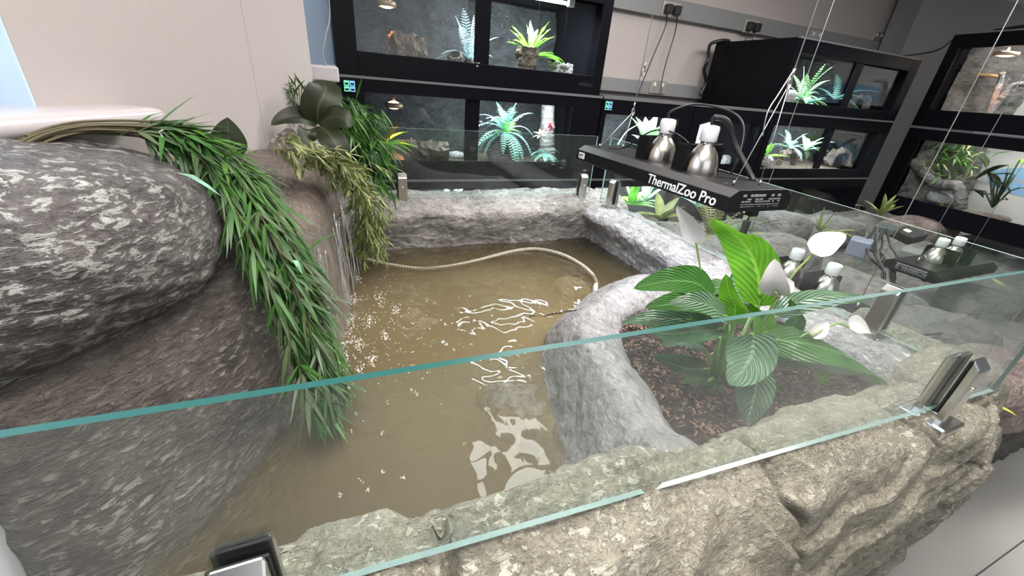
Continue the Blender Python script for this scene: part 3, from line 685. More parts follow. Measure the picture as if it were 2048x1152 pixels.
# ================================================================== tanks
def tubelight_mat(): pass
m_led = plain('lit_led_tube', (1, 1, 1), .3, emit=(.86, .95, 1), es=14)
m_bulb = plain('lit_bulb', (1, .9, .7), .3, emit=(1, .72, .38), es=14)
m_lampwood = plain('lamp_rim', (.45, .32, .22), .4, .3)
m_panelback = plain('dark_backdrop', (.03, .033, .037), .7)
m_subs = rockmat('tank_substrate', (.05, .03, .02), (.20, .14, .10), (.40, .33, .26), (.28, .20, .15), (1, 1, 1), 8, .8, .9, .55)
TK = {}
def tank(label, x0, x1, z0, z1, yf=2.0, dep=.60, fr=(.07, .06, .085, .055), div=None, mat4=None, back='rock', led=(.25, .95), power=3., lcol=(.85, .95, 1), lowlight=None, subs=.05, group=None, logo=None, ctrl=None, name='tank', backmat=None):
    w = x1-x0; h = z1-z0; t = .014
    Mx = mat4 or Matrix.Translation((x0, yf, z0))
    root = bpy.data.objects.new('terrarium_tank', None); root.empty_display_size = .05; COL.objects.link(root); root.matrix_world = Mx
    tag(root, label, 'terrarium', group)
    def P(nm, mat, boxes, bevel=0, smooth=False, mb=None):
        if mb is None:
            mb = MB()
            for b in boxes: mb.box(*b)
        o = mb.build(nm, mat, None, smooth=smooth, bevel=bevel); o.parent = root; return o
    P('cabinet', m_black, [(0, t, .012, dep, 0, h-.006), (w-t, w, .012, dep, 0, h-.006), (t, w-t, .012, dep, 0, t), (t, w-t, .012, dep, h-.006-t, h-.006)]+([(t, w-t, dep-t, dep, t, h-.006-t)]))
    l, r, b, tp = fr
    P('front_frame', m_black, [(0, l, 0, .0118, 0, h-.012), (w-r, w, 0, .0118, 0, h-.012), (l, w-r, 0, .0118, 0, b), (l, w-r, 0, .0118, h-tp, h-.012)], bevel=.0015)
    P('trim_strip', m_greytrim, [(0, w, -.003, .0118, h-.0115, h-.0015)])
    if div is not None:
        d0 = div-x0 if mat4 is None else div
        P('centre_post', m_black, [(d0-.035, d0+.035, .013, .024, b-.0, h-tp)], bevel=.001)
        P('glass_door', m_tankglass, [(l-.01, d0+.03, .026, .030, b-.01, h-tp+.01)]); P('glass_door', m_tankglass, [(d0-.03, w-r+.01, .034, .038, b-.01, h-tp+.01)])
    else:
        P('glass_door', m_tankglass, [(l-.01, w-r+.01, .026, .030, b-.01, h-tp+.01)])
    # backdrop
    if back == 'rock':
        G = loft([[(t+.01+(w-2*t-.02)*i/5, dep-.035-.03*abs(math.sin(i*2.1+j*1.7)), t+.002+(h-2*t-.02)*j/3) for j in range(4)] for i in range(6)], 90, 36)
        G = rockify(G, .022, 6, off=x0*3+z0*7, strat=.012, sscale=11)
        o = grid_mesh(G).build('backdrop', backmat or R_tank, None); o.parent = root
    else:
        back(root, w, h, dep, t)
    G = loft([[(t+.01+(w-2*t-.02)*i/5, .045+(dep-.10)*j/3, subs*.8+.012*math.sin(i*2+j)) for j in range(4)] for i in range(6)], 50, 24)
    G = rockify(G, .008, 12, off=x0)
    o = grid_mesh(G).build('substrate', m_subs, None); o.parent = root
    if led:
        mb = MB(); mb.tube([(led[0]*w, .13, h-.05), (led[1]*w, .13, h-.05)], .008, 8); P('light_tube', m_led, None, mb=mb, smooth=True)
        for q_ in (led[0]*w-.03, led[1]*w): P('light_holder', m_white, [(q_, q_+.03, .118, .142, h-.062, h-.021)])
        li = bpy.data.lights.new('tank_led', 'AREA'); li.shape = 'RECTANGLE'; li.size = (led[1]-led[0])*w; li.size_y = .03; li.energy = power*2.2; li.color = lcol
        lo = bpy.data.objects.new('tank_led', li); COL.objects.link(lo); lo.matrix_world = Mx @ Matrix.Translation(((led[0]+led[1])/2*w, .14, h-.062)) @ Matrix.Rotation(math.radians(22), 4, 'X')
    if logo:
        mw = Matrix.Translation((logo[1], -.0006, logo[2])) @ Matrix.Rotation(math.pi/2, 4, 'X')
        o = font_mesh(logo[0], .022, m_faint, 'logo', None, mw); o.parent = root
    if ctrl:
        cx, cz = ctrl
        c = P('controller', m_black, [(cx-.028, cx+.028, -.004, 0.0, cz-.026, cz+.026)], bevel=.002)
        mm = [plain('lit_screen_green', (.1, .3, .2), .3, emit=(.15, .75, .42), es=.7), plain('lit_screen_blue', (.1, .2, .4), .3, emit=(.18, .5, .95), es=.7), m_black]
        mb = MB()
        for i in (0, 1):
            for j in (0, 1):
                a = cx-.022+i*.0225; d = cz-.021+j*.0215; mi = 1 if i else 0
                mb.box(a, a+.0205, -.0052, -.0041, d, d+.0195, mi); mb.box(a+.0035, a+.017, -.0056, -.0053, d+.004, d+.011, 2 if j == 0 else 2)
        s_ = mb.build('screen', mm, None, smooth=False); s_.parent = c
    return root
Z0, Z1, Z2, Z3 = -.012, -.440, -.870, .405
GR = 'black terrarium tanks stacked along the far wall'
tank('wide black tank topping the tall stack, holding a pale cycad and green strap plant', .045, 1.315, Z0, .430, div=.665, led=(.52, .86), power=5.5, logo=('VIPERAU', 1.175, .045), group=GR, fr=(.085, .055, .088, .05))
tank('wide black tank with glowing screens in its corner, large fern and pink flower inside', .045, 1.335, Z1, Z0, div=.63, led=(.4, .9), power=4.2, ctrl=(.045, .385), group=GR, fr=(.10, .17, .088, .062))
tank('lowest black tank mostly hidden behind the far glass panel and rim', .045, 1.335, Z2, Z1, div=.63, led=(.3, .8), power=3.5, group=GR, fr=(.10, .08, .088, .05))
tank('small black tank with pale leafy plant behind the hanging heater', 1.345, 1.985, Z1, Z0, led=(.1, .8), power=6, ctrl=(.035, .385), group=GR, fr=(.03, .10, .09, .085))
tank('small black tank with one large pale leaf behind the hanging heater', 1.99, 2.645, Z1, Z0, led=(.1, .5), power=4, group=GR, fr=(.07, .07, .09, .09))
tank('wide black tank with small green plant and arched cork logs, middle row beyond the heater', 2.655, 4.01, Z1, Z0, div=3.33, led=(.2, .75), power=6, group=GR, fr=(.05, .14, .065, .085))
tank('wide black tank with big ferns and blank black side, alone on the upper shelf', 2.665, 4.01, Z0, Z3, div=3.36, led=(.03, .47), power=5, group=GR, fr=(.06, .10, .06, .085), dep=.64)
tank('bottom row black tank with green plants seen under the hanging heater', 1.345, 2.645, Z2, Z1, div=1.98, led=(.2, .9), power=5, group=GR, fr=(.04, .05, .09, .05))
tank('bottom row black tank with teal lit plant and cork slice above the slate rocks', 2.655, 4.01, Z2, Z1, div=3.24, led=(.1, .6), power=6, group=GR, fr=(.05, .14, .09, .085))
# top shelf board over the middle stack
struct(B('trim_11', m_greytrim, None, (1.34, 2.66, 2.0, 2.62, Z0-.001, Z0+.004)))
# side stack, facing along -x
ang = math.atan2(-.99, -.137); a3 = Vector((math.cos(ang), math.sin(ang), 0)); n3 = Vector((-math.sin(ang), math.cos(ang), 0))
G0 = Vector((4.30, 2.02, 0))
m_mural = plain('pale_mural', (.42, .41, .40), .7, var=.05); m_muralb = plain('blue_mural', (.16, .30, .46), .6, var=.12); m_murald = plain('grey_mural', (.24, .26, .28), .7)
def mural(cx, cz, rx, rz, ph=0):
    def f(root, w, h, dep, t):
        mb = MB(); y = dep-.03
        mb.add([(t, y, t), (w-t, y, t), (w-t, y, h-.03), (t, y, h-.03)], [(0, 1, 2, 3)], 0)
        n = 28
        for (ra, rb, mi, yy) in ((rx, rz, 1, y-.002), (rx*1.02, rz*.10, 2, y-.003)):
            V = [(cx, yy, cz)]+[(cx+ra*math.cos(k*6.283/n), yy, cz+rb*math.sin(k*6.283/n)) for k in range(n)]
            mb.add(V, [(0, 1+k, 1+(k+1) % n) for k in range(n)], mi)
        o = mb.build('backdrop', [m_mural, m_muralb, m_murald], None, smooth=False); o.parent = root
        G = loft([[(t+.012+.26*i/2+(.05*math.sin(j*1.3) if i == 2 else 0), dep-.06-.30*(1-i/2), t+.01+(h-.06)*j/3) for j in range(4)] for i in range(3)], 40, 60)
        G = rockify(G, .03, 5, off=ph, strat=.01, sscale=9)
        o = grid_mesh(G).build('rock_panel', R_encl, None); o.parent = root
    return f
MG = lambda z: Matrix.Translation((G0.x, G0.y, z)) @ Matrix.Rotation(ang, 4, 'Z')
tank('tall black tank with pale branches and a glowing wooden perch', 0, 1.3, -.030, .600, mat4=MG(-.030), fr=(.07, .06, .12, .10), back=mural(.75, .22, .34, .09), led=(.2, .8), power=2.4, dep=.55, lcol=(1, .97, .92))
tank('black tank with bamboo bush, bent cork log and dark leaved plant, under the branch tank', 0, 1.3, -.70, -.035, mat4=MG(-.70), fr=(.11, .06, .14, .09), back=mural(.62, .36, .26, .10, 3), led=(.25, .9), power=2.2, dep=.55, lcol=(1, .97, .92))
def PG(px, py, dep): # point at depth behind the side stack's front
    r = Vector(ray(px, py)); p0 = G0+n3*dep; t = p0.dot(n3)/r.dot(n3); return r*t

# ------------------------------------------------------------------ planting helpers
def frond(mb, p, d, L, Wd, droop=.8, n=16, mi=0, narrow=.13, side=None):
    p = Vector(p); d = Vector(d).normalized(); st = L/n; pts = [p]; ds = [d]
    for i in range(n):
        d = (d+Vector((0, 0, -1))*droop/n).normalized(); p = p+d*st; pts.append(p); ds.append(d)
    mb.tube(pts, [.0022*(1-.7*i/n)*L/.2 for i in range(n+1)], 4, mi, cap=False)
    for i in range(1, n+1):
        t = i/n; sd = ds[i].cross(Vector(side) if side is not None else Vector((0, 0, 1)))
        if sd.length < 1e-3: sd = ds[i].orthogonal()
        sd.normalize(); up = sd.cross(ds[i]); w = Wd*.62*math.sin(math.pi*(t*.86+.12))**.7
        for sg in (-1, 1):
            q = pts[i]; dr = (sd*sg+ds[i]*.35-up*.12).normalized(); b = ds[i]*st*.27
            V = [q-b*.8, q+b*.8, q+dr*w*.55+b*1.1, q+dr*w*.55-b*.9, q+dr*w]
            mb.add(V, [(0, 1, 2, 3), (3, 2, 4)], mi, [(0, 0), (1, 0), (1, .5), (0, .5), (.5, 1)])
def hd(az, el): a = math.radians(az); e = math.radians(el); return Vector((math.cos(a)*math.cos(e), math.sin(a)*math.cos(e), math.sin(e)))
L_fern = leafmat('bright_fern_green', (.22, .44, .20), (.4, .6, .3), .45, rib=False, trans=.2)
L_teal = leafmat('teal_fern', (.20, .44, .36), (.4, .6, .5), .45, rib=False, trans=.2)
L_pale = leafmat('pale_cycad', (.40, .56, .58), (.6, .7, .7), .45, rib=False, trans=.2)
L_lime = leafmat('lime_strap_leaf', (.17, .48, .05), (.35, .65, .15), .4, trans=.3)
L_var = leafmat('variegated_leaf', (.20, .42, .17), (.62, .78, .58), .4, nv=9, vstr=.9, trans=.2, bumpk=.2)
L_dark = leafmat('dark_glossy_leaf', (.022, .029, .012), (.05, .06, .03), .42, nv=0, trans=.05, spec=.3)
L_bamboo = leafmat('bamboo_green', (.052, .150, .030), (.10, .22, .06), .42, rib=False, trans=.22)
L_bamboo2 = leafmat('fresh_bamboo_green', (.085, .215, .035), (.2, .4, .1), .4, rib=False, trans=.25)
L_bamboo3 = leafmat('dull_bamboo_green', (.085, .13, .055), (.2, .3, .1), .5, rib=False, trans=.15)
L_teal1 = leafmat('bluish_bamboo_leaf', (.22, .42, .30), (.3, .5, .4), .4, rib=False, trans=.2)
L_olive = leafmat('olive_seaweed_leaf', (.20, .25, .075), (.3, .3, .1), .45, rib=False, trans=.2)
L_olive2 = leafmat('light_olive_leaf', (.30, .33, .15), (.3, .3, .1), .45, rib=False, trans=.2)
L_lily = leafmat('lily_leaf', (.045, .155, .028), (.14, .30, .09), .24, nv=13, vstr=.35, trans=.3, bumpk=.7)
L_lilyd = leafmat('deep_lily_leaf', (.025, .085, .028), (.09, .17, .08), .22, nv=13, vstr=.35, trans=.12, bumpk=.8)
L_lilyg = leafmat('fresh_lily_leaf', (.10, .30, .02), (.22, .45, .06), .28, nv=11, vstr=.4, trans=.45, bumpk=.5)
L_lilyp = leafmat('silvery_lily_leaf', (.12, .235, .13), (.26, .38, .25), .22, nv=10, vstr=.4, trans=.15, bumpk=.9)
m_stem = plain('green_stem', (.12, .26, .05), .4); m_stemp = plain('pale_green_stem', (.30, .45, .12), .4)
m_brownstem = plain('brown_stem', (.09, .075, .035), .6)
m_petal = plain('white_petal', (.80, .76, .76), .5)
def fern(label, pos, n=14, L=.16, Wd=.035, mat=None, seed=0, el=(20, 80), azr=(0, 360), droop=1.1, cat='fern', name='fern', group=None, npin=16):
    random.seed(seed); mb = MB()
    for i in range(n):
        az = azr[0]+(azr[1]-azr[0])*(i+random.random()*.7)/n; e = random.uniform(*el)
        frond(mb, Vector(pos)+Vector((random.gauss(0, .004), random.gauss(0, .004), 0)), hd(az, e), L*random.uniform(.75, 1.1), Wd, droop*random.uniform(.7, 1.3), npin, 0)
    o = mb.build(name, mat or L_fern, None, origin=tuple(pos)); tag(o, label, cat, group); return o
def rosette(label, pos, n=9, L=.12, Wd=.04, mat=None, seed=0, el=(25, 80), azr=(0, 360), droop=.7, prof=1, fold=.3, name='leafy_plant', cat='plant', wave=0, group=None, stem=0):
    random.seed(seed); mb = MB(); sm = MB()
    for i in range(n):
        az = azr[0]+(azr[1]-azr[0])*(i+random.random()*.6)/n; e = random.uniform(*el); d = hd(az, e)
        p = Vector(pos)
        if stem:
            q = p+(d+Vector((0, 0, .8))).normalized()*stem*random.uniform(.5, 1); sm.tube([p, (p+q)/2+Vector((0, 0, .01)), q], .0018, 5, 1); p = q
        mb.leaf(p, d, L*random.uniform(.75, 1.1), Wd, droop*random.uniform(.6, 1.3), 8, fold, prof, wave=wave)
    if stem:
        mb.add(sm.v, sm.f, 1)
    o = mb.build(name, [mat, m_stem], None, origin=tuple(pos)); tag(o, label, cat, group); return o
def cork_tube(label, pos, r, L, rz=0, tilt=0, half=False, mat=None, name='cork_log', seed=0):
    mb = MB(); n = 44; m = 26; V = []; a0, a1 = (0, 2*math.pi) if not half else (-.25, math.pi+.25)
    mt = Matrix.Translation(pos) @ Matrix.Rotation(rz, 4, 'Z') @ Matrix.Rotation(tilt, 4, 'Y')
    nk = n+1
    for lay, rr in ((0, r), (1, r*.78)):
        for i in range(m+1):
            for k in range(nk):
                w = a0+(a1-a0)*k/n; ww = w if half else w % (2*math.pi)
                x = -L/2+L*i/m; q = Vector((x, math.cos(ww), math.sin(ww)))
                d = rr*(1+(.34*noise.noise(Vector((x*30+seed, math.cos(ww)*2.2, math.sin(ww)*2.2)))+.26*noise.noise(Vector((x*90, math.cos(ww)*7, math.sin(ww)*7+seed))))*(1 if lay == 0 else .4))
                ex = .06*r*noise.noise(Vector((math.cos(ww)*3, math.sin(ww)*3, seed+i)))*(1 if i in (0, m) else 0)
                V.append(mt @ Vector((x+ex, math.cos(ww)*d, math.sin(ww)*d+(0 if half else 0))))
    H = (m+1)*nk; Fc = []
    for i in range(m):
        for k in range(n):
            Fc.append((i*nk+k, (i+1)*nk+k, (i+1)*nk+k+1, i*nk+k+1)); Fc.append((H+i*nk+k, H+i*nk+k+1, H+(i+1)*nk+k+1, H+(i+1)*nk+k))
    for i in (0, m):
        for k in range(n): Fc.append((i*nk+k, i*nk+k+1, H+i*nk+k+1, H+i*nk+k))
    if half:
        for k in (0, n):
            for i in range(m): Fc.append((i*nk+k, (i+1)*nk+k, H+(i+1)*nk+k, H+i*nk+k))
    mb.add(V, Fc); o = mb.build(name, mat or R_bark, None, origin=tuple(pos)); tag(o, label, 'log'); return o
def stone(label, pos, r, mat=None, seed=0, name='stone', cat='rock', sub=4, k=3, amp=.12):
    rx, ry, rz = r if isinstance(r, tuple) else (r, r, r*.7)
    o = boulder(name, pos, [((1, 0, 0), rx), ((-1, 0, 0), rx), ((0, 1, 0), ry), ((0, -1, 0), ry), ((0, 0, 1), rz), ((0, 0, -1), rz), ((1, .6, .7), (rx+rz)*.62), ((-.7, -.5, .8), (rx+rz)*.62)], k=k, sub=sub, amp=amp*min(rx, ry, rz)*1.4, sc=.6/max(rx, rz), off=seed, mat=mat or R_tank)
    tag(o, label, cat); return o
def branch(label, pts, r, mat=None, name='branch', cat='branch', seed=0):
    mb = MB(); P = [cr(np.array([tuple(p) for p in pts]), t) for t in np.linspace(0, len(pts)-1, 14*len(pts))]
    random.seed(seed); R = [r*(1+.25*noise.noise(Vector((i*.35, seed, 0))))*(1-.3*i/len(P)) for i in range(len(P))]
    mb.tube(P, R, 10); o = mb.build(name, mat or R_bark, None); tag(o, label, cat); return o
def dome_lamp(label, pos, r=.032):
    t = thing('basking_lamp', pos, label, 'lamp')
    mb = MB(); mb.lathe([(r*1.0, 0), (r*1.3, .002), (r*1.35, .012), (r*1.3, .022), (r*1.0, .024), (r*.95, .022), (r*.9, .008), (r*1.0, 0)], pos, 24); mb.lathe([(.006, .022), (.007, .05), (.001, .052)], pos, 10); mb.build('reflector', m_lampwood, t)
    mb = MB(); mb.lathe([(.001, -.006), (r*.6, -.003), (r*.9, .010), (r*.7, .026), (.001, .034)], pos, 16); mb.build('bulb', m_bulb, t)
    li = bpy.data.lights.new('basking_spot', 'SPOT'); li.energy = 11; li.color = (1, .33, .12); li.spot_size = 1.0; li.shadow_soft_size = .02
    lo = bpy.data.objects.new('basking_spot', li); COL.objects.link(lo); lo.location = Vector(pos)-Vector((0, 0, .006)); return t

# --- upper left tank (floor about z .035)
zA = .042
dome_lamp('small glowing basking lamp high in the upper tank above the cork tube', PY(773, 14, 2.22))
p = PY(812, 108, 2.2); cork_tube('rough cork tube lit orange at one end in the upper tank', (p.x+.01, 2.2, .105), .062, .15, rz=.15, seed=1)
fern('pale bluish cycad with long ribbed fronds beside the centre post of the upper tank', (.66, 2.20, .10), 13, .20, .055, L_pale, 3, (15, 88), droop=1.2, cat='cycad', name='cycad', npin=17)
cork_tube('short upright cork stump beneath the pale cycad', (.585, 2.17, .075), .033, .09, rz=1.2, tilt=.9, seed=2)
stone('lumpy bark base holding the pale cycad', (.68, 2.2, .065), (.04, .035, .045), R_bark, 5, 'bark_mound', 'bark')
cork_tube('cork bark pot holding the green strap plant', (.965, 2.19, .105), .052, .15, tilt=math.pi/2, seed=4, name='bark_pot', mat=R_bark)
random.seed(5); rosette('bright green strap leaved plant growing from the cork pot in the upper tank', (.985, 2.19, .15), 12, .17, .028, L_lime, 12, (35, 80), (-60, 230), droop=.55, prof=2, fold=.35, wave=.12)
rosette('low drooping green strap leaves on the far side of the cork pot', (1.01, 2.17, .14), 5, .16, .028, L_lime, 14, (10, 32), (-40, 40), droop=.8, prof=2, fold=.35)
cork_tube('grey hollow log lying near the edge of the upper tank', (1.155, 2.17, .085), .040, .13, rz=-.45, seed=6, mat=R_encl)
# --- lower left tank (floor about z -.39)
dome_lamp('small glowing basking lamp hanging in the tank with the lit screens', PY(788, 216, 2.2))
rosette('dark green strap leaves beneath the glowing lamp in the screened tank', (.245, 2.22, -.33), 6, .17, .035, L_dark, 21, (35, 75), (0, 180), droop=.4, prof=2, fold=.3)
rosette('long green yellow leaves reaching out behind the leafy garland', (.24, 2.16, -.30), 5, .17, .03, L_lime, 22, (5, 40), (-30, 60), droop=.6, prof=2, fold=.3)
m_orange = plain('orange_lit_rock', (.52, .17, .07), .8, bump=.9, bscale=60, var=.5)  # orange glow of the basking lamp put into the rock colour
stone('small orange lit rock on the floor of the screened tank', (.265, 2.16, -.372), (.065, .05, .03), m_orange, 7)
cork_tube('short squat cork round standing in the screened tank', (.352, 2.19, -.335), .047, .085, rz=.0, seed=8)
cork_tube('longer hollow cork log lying on the floor of the screened tank', (.485, 2.2, -.338), .046, .15, rz=-.1, seed=9)
stone('flat grey pebble beside the hollow cork log', (.61, 2.22, -.36), (.045, .03, .02), R_pale, 9)
fern('large teal and lime fern spreading across the centre of the screened tank', (.88, 2.20, -.235), 34, .225, .042, L_teal, 31, (-15, 88), droop=1.9, npin=14)
fern('lime green heart of the large fern in the screened tank', (.88, 2.19, -.232), 9, .11, .035, L_lime, 32, (20, 80), droop=.9)
stone('dark mossy stump under the large fern', (.88, 2.22, -.33), (.09, .07, .085), R_tank, 11)
fern('small teal fern at the foot of the climbing trunk', (1.10, 2.14, -.33), 9, .13, .035, L_teal, 33, (0, 70), droop=1.3)
mb = MB(); cpk = Vector((1.12, 2.15, -.185))
for k in range(8):
    a = k*.8; mb.leaf(cpk, (math.cos(a)*.8, -.5, math.sin(a)*.8), .028, .026, .1, 5, .4, 1)
o = mb.build('pink_flower', plain('pink_petal', (.62, .22, .24), .5), origin=tuple(cpk)); tag(o, 'pink rosette flower in front of the trunk in the screened tank', 'flower')
rosette('pale pink green trailing succulent beside the pink flower', (1.07, 2.15, -.235), 12, .06, .016, plain('dusty_pink_leaf', (.50, .36, .33), .5), 35, (-10, 50), droop=.5, prof=1)
branch('vine wrapped tree trunk rising near the end of the screened tank', [(1.20, 2.28, -.39), (1.19, 2.29, -.30), (1.185, 2.30, -.20), (1.17, 2.30, -.06)], .052, R_encl, 'tree_trunk', 'trunk', 3)
# --- lowest left tank
for i, (px, lab) in enumerate(((905, 'teal leafy plant in the lowest tank behind the far glass, nearest the hanging foliage'), (1020, 'teal leafy plant in the lowest tank next to its centre post'), (1085, 'small teal leafy plant in the lowest tank below the trunk'))):
    p = PY(px, 392, 2.16); rosette(lab, (p.x, 2.16, p.z-.02), 10, .11-.02*i, .035, L_teal, 40+i, (5, 60), droop=.5)
# --- middle row tanks
rosette('bright variegated leafy plant in the small tank behind the heater', (PY(1285, 295, 2.2).x-.01, 2.17, -.30), 16, .16, .07, L_var, 51, (5, 75), droop=.5, stem=.07)
branch('thin white twig leaning in the small tank behind the heater', [PY(1235, 290, 2.15), PY(1255, 262, 2.2), PY(1285, 245, 2.25)], .004, R_pale, 'twig', 'twig')
mb = MB(); p0 = PY(1400, 300, 2.2); mb.blade([p0, PY(1398, 280, 2.21), PY(1404, 262, 2.23), PY(1425, 243, 2.24)], .13, .15, 1, side=(1, 0, .3)); o = mb.build('broad_leaf_plant', leafmat('pale_broad_leaf', (.34, .48, .42), (.5, .62, .55), .4, nv=9, vstr=.5, trans=.1)); tag(o, 'single broad pale leaf in the small tank between the two heater domes', 'plant')
stone('white jagged rock on the floor of the small tank beyond the heater dome', PY(1450, 322, 2.2), (.035, .03, .05), R_pale, 13)
stone('brown low rock on the floor of the small tank beyond the heater dome', PY(1475, 332, 2.17), (.06, .03, .02), R_bark, 14)
rosette('fresh green pointed plant beside the arched branch in the middle row', (2.98, 2.2, -.335), 10, .15, .04, L_lime, 55, (15, 80), droop=.4, prof=0)
cork_tube('arched cork bark hide beneath the fresh green plant', PY(1572, 325, 2.15), .085, .05, rz=1.45, half=True, seed=15)
stone('white crystal rock in the near corner of the middle row tank', PY(1530, 322, 2.15), (.05, .04, .045), R_pale, 16)
fern('pale green fern on the near side of the centre post, middle row', (3.22, 2.2, -.26), 12, .19, .04, L_teal, 56, (20, 85), droop=1.5, npin=13)
fern('pale green fern on the far side of the centre post, middle row', (3.42, 2.2, -.27), 12, .18, .04, L_fern, 57, (15, 85), (-80, 80), droop=1.4, npin=13)
cork_tube('large hollow cork arch beyond the centre post, middle row', PY(1675, 325, 2.17), .10, .07, rz=1.35, half=True, seed=17)
# --- upper right tank
fern('tall green fern with one high frond in the lone upper tank', (3.16, 2.2, .07), 20, .25, .045, L_fern, 61, (15, 82), droop=1.3, npin=15)
fern('arching green fern beyond the centre post of the lone upper tank', (3.52, 2.2, .10), 10, .25, .05, L_teal, 62, (10, 75), (-70, 90), droop=1.3, npin=15)
rosette('variegated leafy plant against the near side of the lone upper tank', (2.86, 2.18, .05), 9, .17, .06, L_var, 63, (15, 75), droop=.6)
rosette('pale green low rosette under the tall fern in the lone upper tank', (3.14, 2.13, .05), 8, .12, .04, L_teal, 64, (5, 45), droop=.6)
cork_tube('small lime lit cork arch beyond the centre post of the lone upper tank', PY(1716, 212, 2.16), .075, .05, rz=1.3, half=True, seed=18)
stone('white rough rock in the near corner of the lone upper tank', PY(1572, 195, 2.12), (.06, .05, .05), R_pale, 19)
# --- bottom row behind the heater
rosette('leafy green plant low behind the side glass, nearest the far corner', PY(1262, 412, 2.1), 9, .19, .06, L_lime, 71, (15, 80), droop=.5)
fern('bright feathery green plant low behind the side glass', PY(1290, 402, 2.12), 12, .16, .035, L_fern, 72, (10, 80), droop=.8)
rosette('teal lit leaves in the bottom tank beneath the heater', PY(1395, 415, 2.15), 9, .15, .05, L_teal, 73, (10, 70), droop=.5)
rosette('glowing teal plant in the bottom tank behind the slate rocks', PY(1668, 415, 2.2), 14, .20, .06, leafmat('glowing_teal_leaf', (.45, .62, .56), (.6, .7, .65), .5, rib=False, trans=.2), 74, (10, 85), droop=.5)
cork_tube('cork bark slice with pale rim in the bottom tank behind the slate rocks', PY(1712, 425, 2.15), .08, .05, rz=1.4, half=True, seed=20)
# --- side stack contents
dome_lamp('chrome basking lamp glowing high in the branch tank', PG(2010, 112, .15), .05)
branch('pale forked branch standing in the branch tank', [PG(1975, 232, .25), PG(1990, 195, .25), PG(2000, 165, .25), PG(2005, 145, .22)], .022, R_pale, seed=5)
branch('pale side branch crossing the forked one in the branch tank', [PG(1978, 228, .24), PG(2008, 190, .24), PG(2028, 170, .24), PG(2060, 168, .24)], .020, R_pale, seed=6)
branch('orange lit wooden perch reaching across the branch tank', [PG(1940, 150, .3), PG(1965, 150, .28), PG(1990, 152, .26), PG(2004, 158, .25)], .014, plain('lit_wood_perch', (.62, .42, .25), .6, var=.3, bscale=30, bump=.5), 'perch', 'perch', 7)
branch('thin vine hanging down behind the perch in the branch tank', [PG(1905, 158, .3), PG(1935, 150, .3), PG(1925, 190, .3), PG(1908, 225, .3)], .006, plain('dark_vine', (.06, .055, .05), .6), 'vine', 'vine', 8)
mb = MB(); random.seed(81)
cb = PG(1893, 318, .28)
for k in range(420):
    q = cb+a3*random.gauss(0, .11)+n3*random.gauss(0, .05)+Vector((0, 0, random.gauss(.02, .09)))
    mb.thin(q, (random.gauss(0, .5), random.gauss(0, 1), random.gauss(-.1, .6)), random.uniform(.05, .10), .014, .5, random.choice((0, 0, 1, 2)))
o = mb.build('bamboo_bush', [L_bamboo2, L_bamboo, L_olive2]); tag(o, 'dense green bamboo bush filling the near part of the lower side tank', 'plant')
branch('thick bent cork log arching below the bamboo bush', [PG(1828, 322, .22), PG(1850, 345, .22), PG(1875, 368, .22), PG(1912, 372, .2), PG(1922, 398, .2), PG(1922, 420, .2)], .048, R_encl, 'cork_log', 'log', 9)
stone('white rock behind the bent cork log in the lower side tank', PG(1885, 395, .3), (.09, .09, .05), R_pale, 21)
stone('flat brown rock slice at the foot of the dark leaved plant', PG(1975, 432, .12), (.10, .12, .02), R_bark, 22)
random.seed(83); mb = MB(); sm = MB(); cp = PG(1985, 415, .22)
for (px, py, w) in ((2020, 330, .12), (1975, 345, .09), (1990, 362, .08), (1940, 378, .07), (1965, 388, .06), (2040, 318, .13), (2040, 375, .08), (2015, 400, .05), (1960, 310, .07), (2030, 350, .08)):
    q = PG(px, py, .2+random.uniform(-.05, .05)); mid = (cp+q)/2+Vector((0, 0, .05)); sm.tube([cp, mid, q], .006, 5, 1)
    mb.leaf(q, (random.gauss(0, .3), random.choice((-1, 1))*.8, random.uniform(-.5, .4)), w*1.6, w, .6, 7, .2, 1, mi=2 if (px, py) == (2040, 318) else 0)
mb.add(sm.v, sm.f, 1); o = mb.build('rubber_plant', [L_dark, plain('dark_green_stem', (.04, .07, .03), .5), L_lilyg]); tag(o, 'dark leaved plant with several stems and one bright leaf in the lower side tank', 'plant')

# wall sockets, plugs and cables
def socket(px, py, label, plugs=2, Y=WB-.046, w=.146, cols=None):
    c = PY(px, py, Y); t = thing('wall_socket', tuple(c), label, 'socket')
    x, z = c.x, c.z
    B('face_plate', plain('brushed_plate', (.45, .43, .40), .35, .5), t, (x-w/2, x+w/2, Y-.008, Y, z-.043, z+.043), bevel=.002)
    for k in range(max(plugs, 2) if cols is None else cols):
        xx = x+(k-((cols or 2)-1)/2)*(w/(cols or 2))
        if k < plugs:
            mb = MB(); mb.box(xx-.025, xx+.025, Y-.045, Y-.0085, z-.028, z+.026); mb.build('plug', m_rubber, t, smooth=False, bevel=.006)
        else:
            B('rocker_switch', m_white, t, (xx-.008, xx+.008, Y-.012, Y-.0085, z+.006, z+.028)); B('pin_holes', m_rubber, t, (xx-.003, xx+.003, Y-.0088, Y-.0082, z-.012, z-.004), (xx-.014, xx-.007, Y-.0088, Y-.0082, z-.026, z-.021), (xx+.007, xx+.014, Y-.0088, Y-.0082, z-.026, z-.021))
    return c
s1 = socket(1341, 20, 'double socket with two black plugs on the upper trunking, nearest the tall tank stack')
s2 = socket(1502, 54, 'double socket with two black plugs on the trunking above the blank black tank side')
s3 = socket(1630, 74, 'empty double socket just above the lone upper tank', 0)
c4 = socket(1760, 76, 'triple metal switch plate in the wall corner above the lone upper tank', 0, WB-.001, .22, 3)
s5 = socket(1315, 174, 'empty double socket on the grey lower trunking between the tank stacks', 0)
